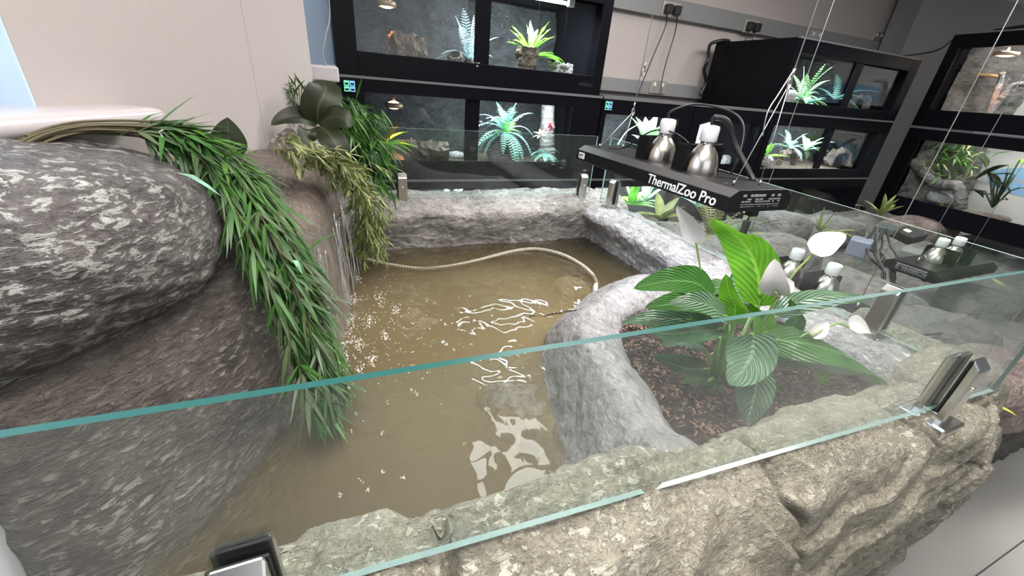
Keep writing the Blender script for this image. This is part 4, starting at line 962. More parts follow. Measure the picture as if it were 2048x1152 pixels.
def cable(label, pts, r=.004, mat=None, name='cable'):
    mb = MB(); P = [cr(np.array([tuple(p) for p in pts]), t) for t in np.linspace(0, len(pts)-1, 8*len(pts))]
    mb.tube(P, r, 7); o = mb.build(name, mat or m_cable); tag(o, label, 'cable'); return o
cable('thin black cable dropping from the first plug behind the heater wire', [PY(1334, 30, 2.69), PY(1330, 55, 2.70), PY(1305, 115, 2.69), PY(1285, 165, 2.65), PY(1275, 190, 2.63)])
cable('thin black cable dropping from the second plug to the shelf top', [PY(1355, 32, 2.69), PY(1350, 65, 2.70), PY(1335, 115, 2.69), PY(1325, 155, 2.68), PY(1320, 193, 2.64)])
cable('short black cable going down behind the black tank from the trunking, first plug', [PY(1496, 62, 2.69), PY(1492, 75, 2.69), PY(1485, 95, 2.69)])
cable('short black cable going down behind the black tank from the trunking, second plug', [PY(1510, 64, 2.69), PY(1505, 78, 2.69), PY(1500, 95, 2.69)])
cable('black cable running up from the lone upper tank to the branch tank', [(4.0, 2.35, .41), PY(1840, 108, 2.4), PY(1880, 98, 2.3), PY(1905, 80, 2.1), (4.37, 2.0, .60)], .006)
cable('thin white cable curling down beside the tall tank stack', [(.042, 2.0, .4), (.042, 1.995, .2), (.02, 1.97, .12), (-.0, 1.96, .05), (.01, 1.97, .016), (.042, 2.0, .015)], .0025, plain('grey_cable', (.3, .3, .3), .4))
cable('bundle of dark cables drooping over the near end of the blank tank side', [(2.74, 2.6, .413), (2.67, 2.6, .41), PY(1420, 90, 2.62), PY(1416, 120, 2.55), PY(1408, 140, 2.58), PY(1412, 165, 2.6), PY(1400, 190, 2.6)], .012)
cable('dark cables lying along the roof of the branch tank', [G0+a3*.2+Vector((.05, 0, .605)), G0+a3*.35+Vector((.06, 0, .62)), G0+a3*.5+Vector((.05, 0, .607)), G0+a3*.9+Vector((.07, 0, .615))], .01)
# ================================================================== hanging heaters
def heater(org, L, w, label, full=True, rings=True, wires=None):
    """org = near lower corner on the viewer's side; length runs away along +y"""
    ox, oy, oz = org; t = thing('hanging_heater', org, label, 'heater')
    h = .052; prof = [(0, .004), (.006, 0), (w-.006, 0), (w, .004), (w, .034), (w-.022, h), (.030, h), (.004, .036)]
    mb = MB(); n = len(prof); V = [(ox+a, oy, oz+b) for a, b in prof]+[(ox+a, oy+L, oz+b) for a, b in prof]
    mb.add(V, [(i, (i+1) % n, n+(i+1) % n, n+i) for i in range(n)]+[tuple(range(n))[::-1], tuple(range(n, 2*n))])
    mb.build('housing', m_blackmetal, t, smooth=False, bevel=.0015)
    zt = oz+h
    if full:
        mb = MB(); mb.tube([(ox+w*.62, oy+.04, oz-.010), (ox+w*.62, oy+L-.04, oz-.010)], .0075, 10); mb.build('light_tube', m_led, t)
        for yy_ in (oy+.02, oy+L-.04): B('tube_holder', m_rubber, t, (ox+w*.62-.012, ox+w*.62+.012, yy_, yy_+.02, oz-.02, oz+.002))
        li = bpy.data.lights.new('heater_tube_light', 'AREA'); li.shape = 'RECTANGLE'; li.size = .03; li.size_y = L-.1; li.energy = 3.2; li.color = (.93, .92, 1)
        lo = bpy.data.objects.new('heater_tube_light', li); COL.objects.link(lo); lo.location = (ox+w*.62, oy+L/2, oz-.021)
    if full:
        R1 = Matrix(((0, 0, -1, 0), (-1, 0, 0, 0), (0, 1, 0, 0), (0, 0, 0, 1)))  # text x -> -y, text y -> z, facing -x
        tilt = Matrix.Rotation(math.atan2(.004, .032), 4, 'Y')
        mw = Matrix.Translation((ox+.0008, oy+.155, oz+.0185)) @ tilt @ R1
        font_mesh('ThermalZoo Pro', .036, m_text, 'maker_name', t, mw, .0006, off=.0004)
        mb = MB(); mb.box(ox-.0003, ox+.0012, oy+L-.055, oy+L-.018, oz+.010, oz+.030)
        st = mb.build('logo_sticker', m_text, t, smooth=False)
        mb = MB(); mb.box(ox-.0012, ox-.0004, oy+L-.046, oy+L-.026, oz+.021, oz+.0245); mb.box(ox-.0012, ox-.0004, oy+L-.030, oy+L-.026, oz+.015, oz+.0245)
        o = mb.build('logo_mark', plain('blue_print', (.08, .12, .3), .5), None, smooth=False); o.parent = st; o.location = -Vector(org)
    # rating plate on the near end
    mb = MB(); random.seed(int(abs(ox)*100)); yy = oy-.0006
    for r_, (za, hh) in enumerate(((.036, .006), (.0285, .0035), (.023, .0035), (.017, .002), (.012, .0015))):
        x = ox+.045 if full else ox+.05
        while x < ox+w-.045:
            ww = random.uniform(.002, .010) if r_ else random.uniform(.006, .016)
            if random.random() < .82: mb.box(x, min(x+ww, ox+w-.03), yy, yy+.0004, oz+za, oz+za+hh)
            x += ww+random.uniform(.001, .0028)
    mb.build('rating_print', m_greytext, t, smooth=False)
    sc = MB()
    for yv in (.07, L*.5, L-.07): sc.lathe([(.0001, .0015), (.004, .0012), (.005, 0)], (ox+.06, oy+yv, zt), 10)
    sc.build('screw', m_rubber, t)
    for k, (dx, dy) in enumerate(((w*.50, L*.30), (w*.53, L*.55))):
        cx, cy = ox+dx, oy+dy
        mb = MB(); mb.lathe([(.044, 0), (.0445, .006), (.042, .030), (.034, .052), (.023, .066), (.018, .072), (.018, .082), (.020, .083)], (cx, cy, zt), 32)
        d = mb.build('dome_reflector', m_chrome, t)
        mb = MB(); mb.lathe([(.0205, .080), (.0225, .083), (.0225, .112), (.020, .119), (.012, .121), (.0001, .121)], (cx, cy, zt), 24)
        mb.build('lamp_cap', m_white, t)
        mb = MB(); mb.lathe([(.0045, 0), (.0045, .002), (.0001, .0025)], (cx-.016, cy-.008, zt+.074), 10, Matrix.Rotation(-math.pi/2, 3, 'Y')); mb.build('rivet', m_steel, t)
        # bent black shield behind the dome
        mb = MB(); y0 = cy+.052
        mb.box(cx-.050, cx+.060, y0, y0+.002, zt, zt+.068); mb.box(cx-.052, cx-.050, y0-.045, y0+.002, zt, zt+.068); mb.box(cx+.060, cx+.062, y0-.06, y0+.002, zt, zt+.068)
        mb.build('shield', m_blackmetal, t, smooth=False)
    return t, zt
H1, zt1 = heater((.818, .655, -.224), .68, .215, 'long black hanging heater with white lettering and two steel domes above the pond rim')
def PR(px, py, p): return PY(px, py, p)
def wire(t, name, pts, r=.0011, mat=None):
    mb = MB(); mb.tube(pts, r, 5); return mb.build(name, mat or m_wire, t)
# suspension of the big heater
e1 = Vector((.875, .70, zt1)); e2 = Vector((.965, .70, zt1)); ring = PY(1579, 168, .70); top = Vector((ring.x, ring.y, CEIL))
knot = PY(1545, 275, .70)
f1 = Vector((.875, 1.28, zt1)); f2 = Vector((.975, 1.28, zt1)); ring2 = PY(1266, 224, 1.28); top2 = Vector((ring2.x+.01, ring2.y, CEIL))
wire(H1, 'suspension_wire', [e1, ring]); wire(H1, 'suspension_wire', [e2, ring]); wire(H1, 'suspension_wire', [ring, top], .0014)
wire(H1, 'suspension_wire', [f1, ring2]); wire(H1, 'suspension_wire', [f2, ring2]); wire(H1, 'suspension_wire', [ring2, top2], .0014)
wire(H1, 'loose_wire_end', [cr(np.array([tuple(v) for v in (ring+Vector((0, 0, .03)), PY(1556, 190, .69), PY(1535, 225, .68), PY(1525, 272, .68))]), k/6) for k in range(19)], .0014)
for rg in (ring, ring2, PY(1287, 145, 1.28)):
    mb = MB(); P = [rg+Vector((.006*math.cos(k*.628), 0, .012*math.sin(k*.628))) for k in range(11)]; mb.tube(P, .0016, 6); mb.tube([rg+Vector((0, 0, .012)), rg+Vector((0, 0, .03))], .003, 8); mb.build('hook', m_steel, H1)
for e in (e1, e2, f1, f2):
    mb = MB(); mb.tube([e, e+Vector((0, 0, .012))], .003, 8); mb.build('cable_grip', m_steel, H1)
d1 = Vector((.818+.215*.50, .655+.68*.30, zt1+.121)); d2 = Vector((.818+.215*.53, .655+.68*.55, zt1+.121))
def crv(pts, n=10): A_ = np.array([tuple(p) for p in pts]); return [Vector(cr(A_, t)) for t in np.linspace(0, len(pts)-1, n*len(pts))]
mb = MB(); mb.tube(crv([d2, d2+Vector((0, 0, .02)), d2+Vector((.05, -.04, .045)), d2+Vector((.10, -.12, .035)), d2+Vector((.11, -.17, 0)), d2+Vector((.09, -.2, -.07)), d2+Vector((.08, -.2, -.121))]), .0032, 8); mb.build('power_cable', m_cable, H1)
mb = MB(); mb.tube(crv([d1, d1+Vector((0, 0, .018)), d1+Vector((.03, -.02, .01)), d1+Vector((.055, -.04, -.04)), d1+Vector((.075, -.09, -.10)), d1+Vector((.08, -.11, -.121))]), [.005]*12+[.008]*16+[.0075]*32, 8); mb.build('power_cable', m_cable, H1)
mb = MB(); mb.tube(crv([f1+Vector((.02, -.03, .004)), f1+Vector((.03, -.10, .015)), d2+Vector((-.03, .03, -.04)), d2+Vector((0, -.03, -.035)), d2+Vector((.04, -.06, -.06)), d1+Vector((0, .07, -.06)), d1+Vector((.02, -.03, -.045)), d1+Vector((.06, .03, -.05))]), .0022, 6); mb.build('power_cable', m_cable, H1)
for i, (org, lab, ws) in enumerate((((1.48, .60, -.64), 'black hanging heater sunk low behind the side rim, seen through the lily flowers', ((1545, 470), (1750, 0))),
                                   ((2.46, 1.0, -.655), 'black hanging heater with two steel domes low in the neighbouring enclosure by the photo edge', ((1785, 405), (1960, 60))))):
    t, zz = heater(org, .56, .215, lab, False)
    x, y, _ = org
    for (a, b) in ((.10, .05), (.10, .51)):
        wire(t, 'suspension_wire', [(x+a, y+b, zz), (x+a, y+b, CEIL)], .0013)
        mb = MB(); mb.tube([(x+a, y+b, zz), (x+a, y+b, zz+.03)], .004, 8); mb.build('cable_grip', m_steel, t)
    if i: t.rotation_euler = (0, 0, -math.pi/2)

# ================================================================== neighbouring enclosure
rows = []
for x in (1.47, 1.8, 2.3, 2.8, 3.4, 4.0, 4.6):
    rows.append([(x, .33, FLOOR), (x, .33, -.95), (x, .35, -.80), (x, .5, -.84), (x, 1.0, -.86), (x, 1.5, -.80), (x, 1.8, -.72), (x, 1.93, -.72), (x, 1.965, -1.0)])
G = rockify(loft(rows, 260, 190), .035, 3, flip=True, off=71, strat=.006, sscale=14)
o = grid_mesh(G, True).build('rock_floor', R_encl); tag(o, 'slate grey sculpted rock ground of the neighbouring enclosure beyond the side glass', 'rock ground')
def eb(px, py, y, r, lab, mat=R_encl, seed=0, k=3.2, dz=-.0):
    p = PY(px, py, y); p.z += dz; return stone(lab, tuple(p), r, mat, seed, 'boulder', 'rock', 5, k, .16)
eb(1655, 462, 1.62, (.30, .14, .09), 'long rounded slate rock beneath the bottom tank, nearest the heater', seed=1)
eb(1560, 452, 1.60, (.18, .14, .09), 'rounded slate rock directly under the lettered heater', seed=2)
eb(1835, 458, 1.62, (.42, .16, .09), 'pale humped rock on the far ledge between the two yellow green tufts', R_pink, seed=3)
eb(1965, 500, 1.45, (.50, .2, .10), 'long pale ledge rock in front of the side tank stack', R_encl, seed=4)
eb(1560, 500, 1.20, (.20, .16, .10), 'low slate rock behind the white lily flower', seed=5, dz=-.04)
eb(1700, 560, .98, (.22, .20, .10), 'angular greenish slate slab between the two sunken heaters', seed=6, dz=-.06)
eb(1860, 650, .60, (.26, .17, .12), 'large dark slate boulder behind the near glass and steel clamp', R_encl, seed=7, dz=-.07)
eb(1980, 585, .78, (.26, .16, .09), 'grey slab rock under the farthest sunken heater', R_encl, seed=8, dz=-.05)
eb(2000, 735, .36, (.30, .13, .10), 'pinkish brown boulder by the photo edge beyond the near rim', R_pink, seed=9, dz=-.07)
eb(1760, 590, .80, (.20, .16, .09), 'flat grey rock under the cables in the neighbouring enclosure', R_encl, seed=10, dz=-.06)
# tufts, ferns and twigs
def tuft(lab, px, py, y, L, n=9, seed=0, mat=None, el=(30, 85)):
    return rosette(lab, PY(px, py, y), n, L, L*.24, mat or L_olive, seed, el, droop=.5, prof=2, fold=.4, name='grass_tuft', cat='plant')
tuft('yellow green tuft at the end of the far ledge, below the grey wall strip', 1760, 432, 1.72, .17, 9, 91)
tuft('upright yellow green tuft on the far ledge below the bamboo bush', 1860, 440, 1.68, .17, 10, 92, L_olive, (50, 88))
tuft('trailing olive leaves on the far ledge below the upright tuft', 1880, 455, 1.6, .17, 7, 93, L_olive2, (0, 25))
fern('small olive fern against the slate rock below the cork slice', PY(1638, 462, 1.5), 10, .15, .03, L_olive, 94, (30, 85), droop=.5)
tuft('flat mossy leaves lying along the slate rock', 1670, 465, 1.48, .16, 8, 95, plain('moss_leaf', (.14, .15, .05), .6), (0, 20))
fern('brownish green fern rising behind the side glass just under the heater lettering', PY(1420, 470, 1.35), 13, .22, .055, leafmat('brownish_fern', (.24, .25, .10), (.3, .3, .1), .5, rib=False), 96, (20, 88), droop=.7)
fern('green fern under the near end of the heater', PY(1470, 475, 1.25), 11, .15, .045, leafmat('mid_fern', (.18, .27, .10), (.3, .3, .1), .5, rib=False), 97, (10, 70), droop=.7)
rosette('broad yellow green leaves behind the side glass by the corner clamp', PY(1320, 440, 1.75), 7, .20, .06, L_olive, 98, (10, 60), droop=.5)
tuft('small yellow fern tuft at the foot of the pinkish boulder outside the rim', 1962, 803, .27, .06, 7, 99, leafmat('yellow_leaf', (.45, .45, .05), (.5, .5, .1), .5, rib=False), (5, 40))
tuft('tiny green tuft on the dark boulder behind the near glass', 1880, 705, .55, .06, 8, 100, L_olive2, (40, 85))
tuft('long faded leaves behind the near glass above the dark boulder', 2020, 600, .8, .22, 7, 101, L_olive2, (5, 50))
branch('pale twisted root under the near end of the heater', [PY(1525, 440, 1.7), PY(1545, 432, 1.7), PY(1570, 426, 1.7), PY(1600, 430, 1.7)], .014, R_pale, seed=11)
branch('thin dark twig lying beneath the heater', [PY(1500, 455, 1.5), PY(1530, 445, 1.5), PY(1560, 440, 1.5)], .004, m_brownstem, 'twig', 'twig', 12)
# black pump parts hanging below the heater
t = thing('power_strip', PY(1490, 465, 1.1), 'black cable joiner standing upright below the near end of the heater', 'cable joiner')
c = PY(1490, 455, 1.1)
B('joiner_body', m_rubber, t, (c.x-.012, c.x+.012, c.y-.01, c.y+.01, c.z-.055, c.z+.03), bevel=.003)
mb = MB(); mb.tube([c+Vector((0, 0, .03)), c+Vector((.005, 0, .09)), c+Vector((.0, .0, .15))], .004, 6); mb.build('lead', m_cable, t)
# storage boxes, adaptors and cable tangle
def crate(lab, px, py, y, sx, sy, sz, rz, mat, cat='adaptor', name='power_adaptor', rx=0):
    p = PY(px, py, y); mb = MB(); mt = Matrix.Rotation(rz, 4, 'Z') @ Matrix.Rotation(rx, 4, 'X')
    mb.box(-sx/2, sx/2, -sy/2, sy/2, -sz/2, sz/2, 0, mt); o = mb.build(name, mat, smooth=False, bevel=.008); o.location = p; tag(o, lab, cat); return o
m_frost = plain('frosted_plastic', (.20, .23, .30), .35)
crate('frosted bluish plastic tub beside the cable tangle', 1718, 494, 1.15, .11, .09, .09, .4, m_frost, 'tub', 'plastic_tub')
crate('dark box with a small light on it behind the cable tangle', 1815, 470, 1.25, .22, .12, .05, .1, m_blackmetal, 'box', 'control_box', .2)
crate('grey green power adaptor, upper of the pair beyond the cables', 1822, 508, 1.08, .12, .09, .05, .3, plain('grey_plastic', (.16, .18, .175), .5))
crate('grey power adaptor, lower of the pair beyond the cables', 1800, 530, 1.0, .11, .08, .05, -.3, plain('grey_plastic_b', (.12, .14, .14), .5))
crate('dark flat adaptor at the head of the cable tangle', 1775, 458, 1.3, .14, .1, .04, .2, plain('dark_green_plastic', (.05, .07, .065), .5))
crate('small pale light fitting glowing on the dark box', 1815, 461, 1.23, .04, .03, .008, .1, plain('warm_led', (1, .8, .5), .4, emit=(1, .75, .45), es=2), 'light', 'indicator_light', .2)
random.seed(111)
for i in range(7):
    x0_ = 1750+i*5; pts = [PY(x0_-4+random.uniform(-6, 6), 458, 1.2), PY(x0_-12+random.uniform(-14, 14), 490, 1.12), PY(x0_+random.uniform(-22, 16), 515, 1.05), PY(x0_+8+random.uniform(-8, 22), 545, .98), PY(x0_+10+random.uniform(-4, 10), 582, .90)]
    o = cable('one of several dark cables hanging in a tangle beside the frosted tub', pts, .0055); o['group'] = 'tangled cables beside the frosted tub'
cable('slim white wire hanging in front of the cable tangle', [PY(1755, 450, 1.0), PY(1755, 490, 1.0), PY(1760, 520, .98), PY(1772, 545, .95)], .002, m_wire)
cable('long black cable looping across the dark boulder behind the near glass', [PY(1770, 640, .55), PY(1790, 662, .53), PY(1840, 670, .52), PY(1890, 665, .53), PY(1935, 650, .55), PY(1960, 628, .6)], .0035)
cable('black cable crossing from the adaptors to the farthest sunken heater', [PY(1800, 525, 1.0), PY(1835, 550, .93), PY(1850, 562, .9), PY(1862, 550, .88), PY(1880, 542, .88)], .006)

# ================================================================== peace lily
lb = PZ(1428, 775, -.615)
PL = thing('peace_lily', lb, 'leafy green peace lily with white flowers growing in the bark chip bed', 'plant')
def lleaf(pts, W, mat, side=None, fold=.25, wave=.02, prof=1, n=16, name='leaf', stalk=True):
    P = [PY(px, py, y) for px, py, y in pts]; A_ = np.array([tuple(p) for p in P]); C = [Vector(cr(A_, t)) for t in np.linspace(0, len(P)-1, n)]
    mb = MB(); mb.blade(C, W*1.22, fold, prof, side, 0, wave); o = mb.build(name, [mat], PL)
    if stalk:
        s0 = Vector(lb)+Vector((random.gauss(0, .010), random.gauss(0, .010), .0)); m = (s0+C[0])/2+Vector((0, 0, .02))
        mb = MB(); mb.tube([Vector(cr(np.array([tuple(s0), tuple(m), tuple(C[0]), tuple(C[2])]), t)) for t in np.linspace(0, 3, 12)], [.0055-.003*k/12 for k in range(12)], 7)
        q = mb.build('stalk', m_stem, None); q.parent = o; q.location = -Vector(lb)
        q.location = -Vector(lb)
    return o
random.seed(5)
lleaf([(1518, 612, .56), (1518, 560, .57), (1500, 505, .60), (1465, 465, .63), (1424, 436, .64)], .082, L_lilyg, (.62, -.78, .08), .35, .03)
lleaf([(1425, 600, .58), (1395, 568, .60), (1335, 562, .62), (1268, 577, .64)], .060, L_lily, (.1, .6, .6), .25)
lleaf([(1465, 652, .54), (1420, 622, .56), (1360, 608, .57), (1290, 616, .58)], .060, L_lily, (.1, .8, .35), .3)
lleaf([(1455, 640, .50), (1425, 615, .50), (1390, 604, .50), (1338, 606, .50)], .042, L_lilyp, (.2, .6, .7), .2)
lleaf([(1450, 668, .53), (1400, 645, .56), (1330, 637, .60), (1243, 645, .64)], .052, L_lilyp, (.1, .9, .5), .2, .06)
lleaf([(1448, 660, .50), (1400, 662, .50), (1340, 668, .52), (1290, 660, .54)], .050, L_lilyd, (.1, .9, .3), .2, .04)
lleaf([(1418, 738, .53), (1380, 738, .53), (1345, 728, .54), (1302, 712, .56)], .052, L_lilyd, (.1, .9, .4), .25)
lleaf([(1418, 762, .50), (1395, 758, .49), (1365, 764, .48)], .030, L_lilyd, (.1, .9, .4), .25)
lleaf([(1502, 668, .44), (1506, 700, .425), (1490, 735, .41), (1460, 770, .40)], .076, L_lilyp, (.62, -.78, .08), .25, .03)
lleaf([(1512, 742, .42), (1512, 775, .41), (1503, 815, .395), (1494, 850, .385)], .060, L_lilyp, (.62, -.78, .08), .2, .03)
lleaf([(1530, 682, .46), (1600, 684, .42), (1690, 710, .37), (1750, 750, .33), (1790, 808, .305)], .072, L_lily, (-.3, .9, .25), .15, .02)
lleaf([(1525, 705, .46), (1590, 706, .44), (1660, 728, .42), (1730, 742, .40)], .060, L_lilyd, (-.2, .9, .3), .2, .02)
lleaf([(1530, 665, .50), (1580, 690, .48), (1640, 712, .46), (1690, 728, .45)], .045, L_lilyp, (-.2, .9, .3), .2, .05)
lleaf([(1548, 628, .52), (1600, 603, .50), (1670, 592, .48), (1745, 598, .45)], .046, L_lilyp, (-.1, .8, .4), .25, .03)
lleaf([(1468, 648, .52), (1470, 610, .53), (1458, 585, .54), (1452, 548, .55)], .044, L_lilyg, (.62, -.78, .08), .7, .02)
lleaf([(1515, 600, .64), (1500, 580, .67), (1482, 560, .70), (1470, 540, .72)], .075, L_lilyp, (.62, -.78, .08), .15, .02)
lleaf([(1525, 690, .50), (1528, 655, .51), (1522, 625, .53), (1500, 605, .54)], .038, L_lilyg, (.62, -.78, .08), .6, .02)
lleaf([(1540, 760, .46), (1550, 790, .45), (1562, 820, .44), (1573, 842, .435)], .036, L_lily, (.62, -.78, .08), .3)
lleaf([(1618, 722, .44), (1640, 745, .44), (1650, 780, .44), (1652, 820, .44)], .020, L_lilyg, (.62, -.78, .08), .3, stalk=False)
lleaf([(1580, 682, .50), (1585, 655, .50), (1595, 630, .50), (1580, 598, .50)], .034, L_lily, (.62, -.78, .08), .5, .04)
lleaf([(1440, 755, .52), (1450, 730, .53), (1468, 705, .55), (1478, 680, .56)], .040, L_lilyd, (.62, -.78, .08), .3)
lleaf([(1445, 770, .47), (1465, 758, .45), (1478, 742, .44), (1490, 728, .44)], .034, L_lilyd, (.62, -.78, .08), .3)
lleaf([(1410, 700, .56), (1385, 685, .58), (1350, 680, .6), (1320, 690, .61)], .038, L_lilyp, (.1, .9, .4), .2)
lleaf([(1470, 600, .66), (1440, 575, .70), (1400, 585, .73), (1370, 600, .75)], .04, L_lily, (.1, .9, .4), .2)
# thick central stalks
mb = MB()
for k in range(11):
    a = Vector(lb)+Vector((random.gauss(0, .012), random.gauss(0, .009), 0)); b = PY(1440+k*8, 690-abs(k-5)*3, .50+random.uniform(-.03, .04)); mid = (a+b)/2+Vector((random.gauss(0, .005), 0, .01))
    mb.tube([a, mid, b], [.0065, .005, .003], 8)
mb.build('stalks', m_stem, PL)
def spathe(stem, pts, W, side, fold=.35, spadix=True, lab='white flower'):
    P = [PY(px, py, y) for px, py, y in stem]; A_ = np.array([tuple(p) for p in P]); mb = MB(); mb.tube([Vector(cr(A_, t)) for t in np.linspace(0, len(P)-1, 24)], .0022, 7); s_ = mb.build('flower_stem', m_stemp, PL)
    Q = [PY(px, py, y) for px, py, y in pts]; A_ = np.array([tuple(p) for p in Q]); C = [Vector(cr(A_, t)) for t in np.linspace(0, len(Q)-1, 12)]
    mb = MB(); mb.blade(C, W, fold, 1, side); f = mb.build('flower', m_petal, PL)
    if spadix:
        mb = MB(); d = (C[4]-C[0]).normalized(); sd = Vector(side).normalized(); n_ = d.cross(sd).normalized(); q = C[0]+n_*-.006
        mb.tube([q, q+d*.012, q+d*.03], [.004, .0042, .003], 8); g = mb.build('spadix', plain('cream_spadix', (.62, .60, .38), .7, bump=.8, bscale=500), None); g.parent = f; g.location = -Vector(lb)
    return f
spathe([(1408, 600, .60), (1404, 560, .61), (1398, 520, .62), (1392, 485, .62)], [(1392, 487, .62), (1388, 462, .625), (1376, 438, .63), (1354, 412, .64)], .046, (.62, -.78, .1), .4, False)
spathe([(1528, 640, .50), (1560, 590, .49), (1590, 545, .48), (1628, 506, .47)], [(1622, 505, .47), (1640, 492, .468), (1662, 482, .466), (1692, 470, .463)], .050, (.08, -.62, -.62), .25, False)
spathe([(1530, 650, .48), (1540, 620, .47), (1550, 600, .465), (1556, 588, .46)], [(1558, 590, .46), (1550, 572, .455), (1548, 552, .455), (1550, 518, .46)], .052, (.62, -.78, .1), .3, True)
mb = MB(); mb.blade([PY(1562, 588, .452), PY(1572, 575, .45), PY(1574, 562, .452), PY(1570, 552, .455)], .030, .4, 1, (.62, -.78, .1)); mb.build('flower', m_petal, PL)
spathe([(1585, 690, .44), (1600, 675, .43), (1612, 668, .425), (1620, 666, .42)], [(1618, 672, .42), (1632, 664, .42), (1645, 655, .42), (1656, 645, .42)], .030, (.08, -.62, -.62), .5)
spathe([(1655, 655, .42), (1670, 648, .42), (1684, 648, .42), (1698, 655, .415)], [(1698, 655, .415), (1715, 652, .41), (1735, 664, .405), (1747, 682, .40)], .046, (.1, -.75, -.5), .4, False)

# ================================================================== garlands on the boulders
def strand_path(pts, jit=.0):
    A_ = np.array([tuple(PY(px, py, y)) for px, py, y in pts]); n = len(pts)-1
    off = Vector((random.gauss(0, jit), random.gauss(0, jit), random.gauss(0, jit*.6)))
    return A_, n, off
main = [(-30, 395, .80), (20, 325, .86), (90, 285, .92), (190, 268, .96), (330, 275, .985), (415, 320, .965), (470, 400, .925), (520, 500, .885), (562, 600, .845), (592, 690, .81), (612, 770, .775), (628, 835, .75)]
GA = thing('bamboo_garland', PY(330, 275, .985), 'long green artificial bamboo garland draped over the boulders under the window sill', 'garland')
random.seed(21)
ms = MB(); ml = MB()
for sidx in range(34):
    A_, n, off = strand_path(main, .018)
    t1 = random.uniform(6.5, 11) if sidx > 5 else 11
    sp = (random.uniform(-.03, .035))
    P = []
    for t in np.linspace(0 if sidx % 3 else 1.5, t1, 46):
        q = Vector(cr(A_, t)); k = max(0, min(1, (t-3)/4)); lift = .006+.012*((sidx*7) % 10)/10
        q = q+off*(.35+.9*k)+Vector((.7*sp*k+.25*abs(sp), sp*(.25+.8*k)*.8, lift*(1-.6*k)))+Vector((.012*k, -.008*k, 0)); P.append(q)
    ms.tube(P, [.0022]*len(P), 5, 0, cap=False)
    # sprays of leaves
    t = 3.7
    while t < t1:
        i = int((t-(0 if sidx % 3 else 1.5))/(t1-(0 if sidx % 3 else 1.5))*45); i = max(1, min(44, i)); q = P[i]; d = (P[i+1]-P[i-1]).normalized()
        out = Vector((random.uniform(-.1, 1), random.uniform(-1, .3), random.uniform(-.2, .9))).normalized()
        mi = random.choice((0, 0, 0, 1, 2, 2)); cnt = random.randint(4, 6)
        for c_ in range(cnt):
            dd = (d*1.0+out*random.uniform(.05, .65)+Vector((random.gauss(0, .42), random.gauss(0, .42), random.gauss(-.05, .32)))).normalized()
            ml.thin(q, dd, random.uniform(.045, .115), random.uniform(.005, .0095), random.uniform(.2, 1.3), mi)
        t += random.uniform(.16, .36)
ms.build('stems', m_brownstem, GA)
ml.build('leaves', [L_bamboo, L_bamboo2, L_bamboo3], GA)
for (a, b, w) in (((352, 345, .84), (442, 392, .82), .014), ((350, 345, .84), (330, 350, .84), .006), ((585, 520, .80), (605, 550, .79), .011)):
    mb = MB(); A0 = PY(*a); A1 = PY(*b); mb.blade([A0, A0*.66+A1*.34+Vector((0, 0, .006)), A0*.33+A1*.67+Vector((0, 0, .004)), A1], w, .3, 0)
    mb.build('pale_leaf', L_teal1, GA)['label'] = 'pale bluish green leaf'
mb = MB(); q = PY(326, 277, .955)
mb.tube([q+Vector((-.004, 0, -.012)), q+Vector((.003, -.006, 0)), q+Vector((-.002, 0, .012)), q+Vector((.006, 0, .016))], .0016, 5); mb.build('cable_tie', m_white, GA)
# single round dark leaves lying by the garland
for (px, py, y, L, Wd, s_, d, lab) in ((460, 315, .99, .075, .062, (1, .2, .1), (.1, .1, 1), 'round dark green leaf standing up behind the bamboo garland'), (478, 362, .97, .085, .055, (.2, .5, .6), (1, -.2, -.15), 'oval dark leaf lying on the wet rock beside the bamboo garland')):
    mb = MB(); p = PY(px, py, y); mb.leaf(p, d, L, Wd, .35, 9, .12, 1, s_); o = mb.build('broad_leaf', L_dark, origin=tuple(p)); tag(o, lab, 'leaf')
# orchid like plant with broad dark leaves
oc = PY(636, 248, 1.62)
OR = thing('broad_leaf_plant', oc, 'plant with five broad dark glossy leaves in the corner under the far window', 'plant')
for pts, W, sd in (([(636, 248, 1.62), (636, 215, 1.60), (652, 180, 1.62), (645, 160, 1.66)], .115, (1, .2, -.1)),
                   ([(636, 248, 1.62), (605, 232, 1.60), (570, 235, 1.58), (542, 250, 1.57)], .060, (.1, .6, 1)),
                   ([(638, 250, 1.60), (665, 232, 1.57), (688, 238, 1.55), (702, 255, 1.54)], .075, (0, .4, 1)),
                   ([(640, 252, 1.58), (660, 270, 1.54), (680, 300, 1.52), (688, 325, 1.52)], .085, (1, .2, .3)),
                   ([(634, 252, 1.60), (618, 262, 1.56), (612, 275, 1.54), (622, 292, 1.53)], .065, (.5, .6, .2))):
    P = [PY(*a) for a in pts]; A_ = np.array([tuple(p) for p in P]); mb = MB(); mb.blade([Vector(cr(A_, t)) for t in np.linspace(0, 3, 12)], W, .18, 2 if W > .08 else 1, sd); mb.build('leaf', L_dark, OR)
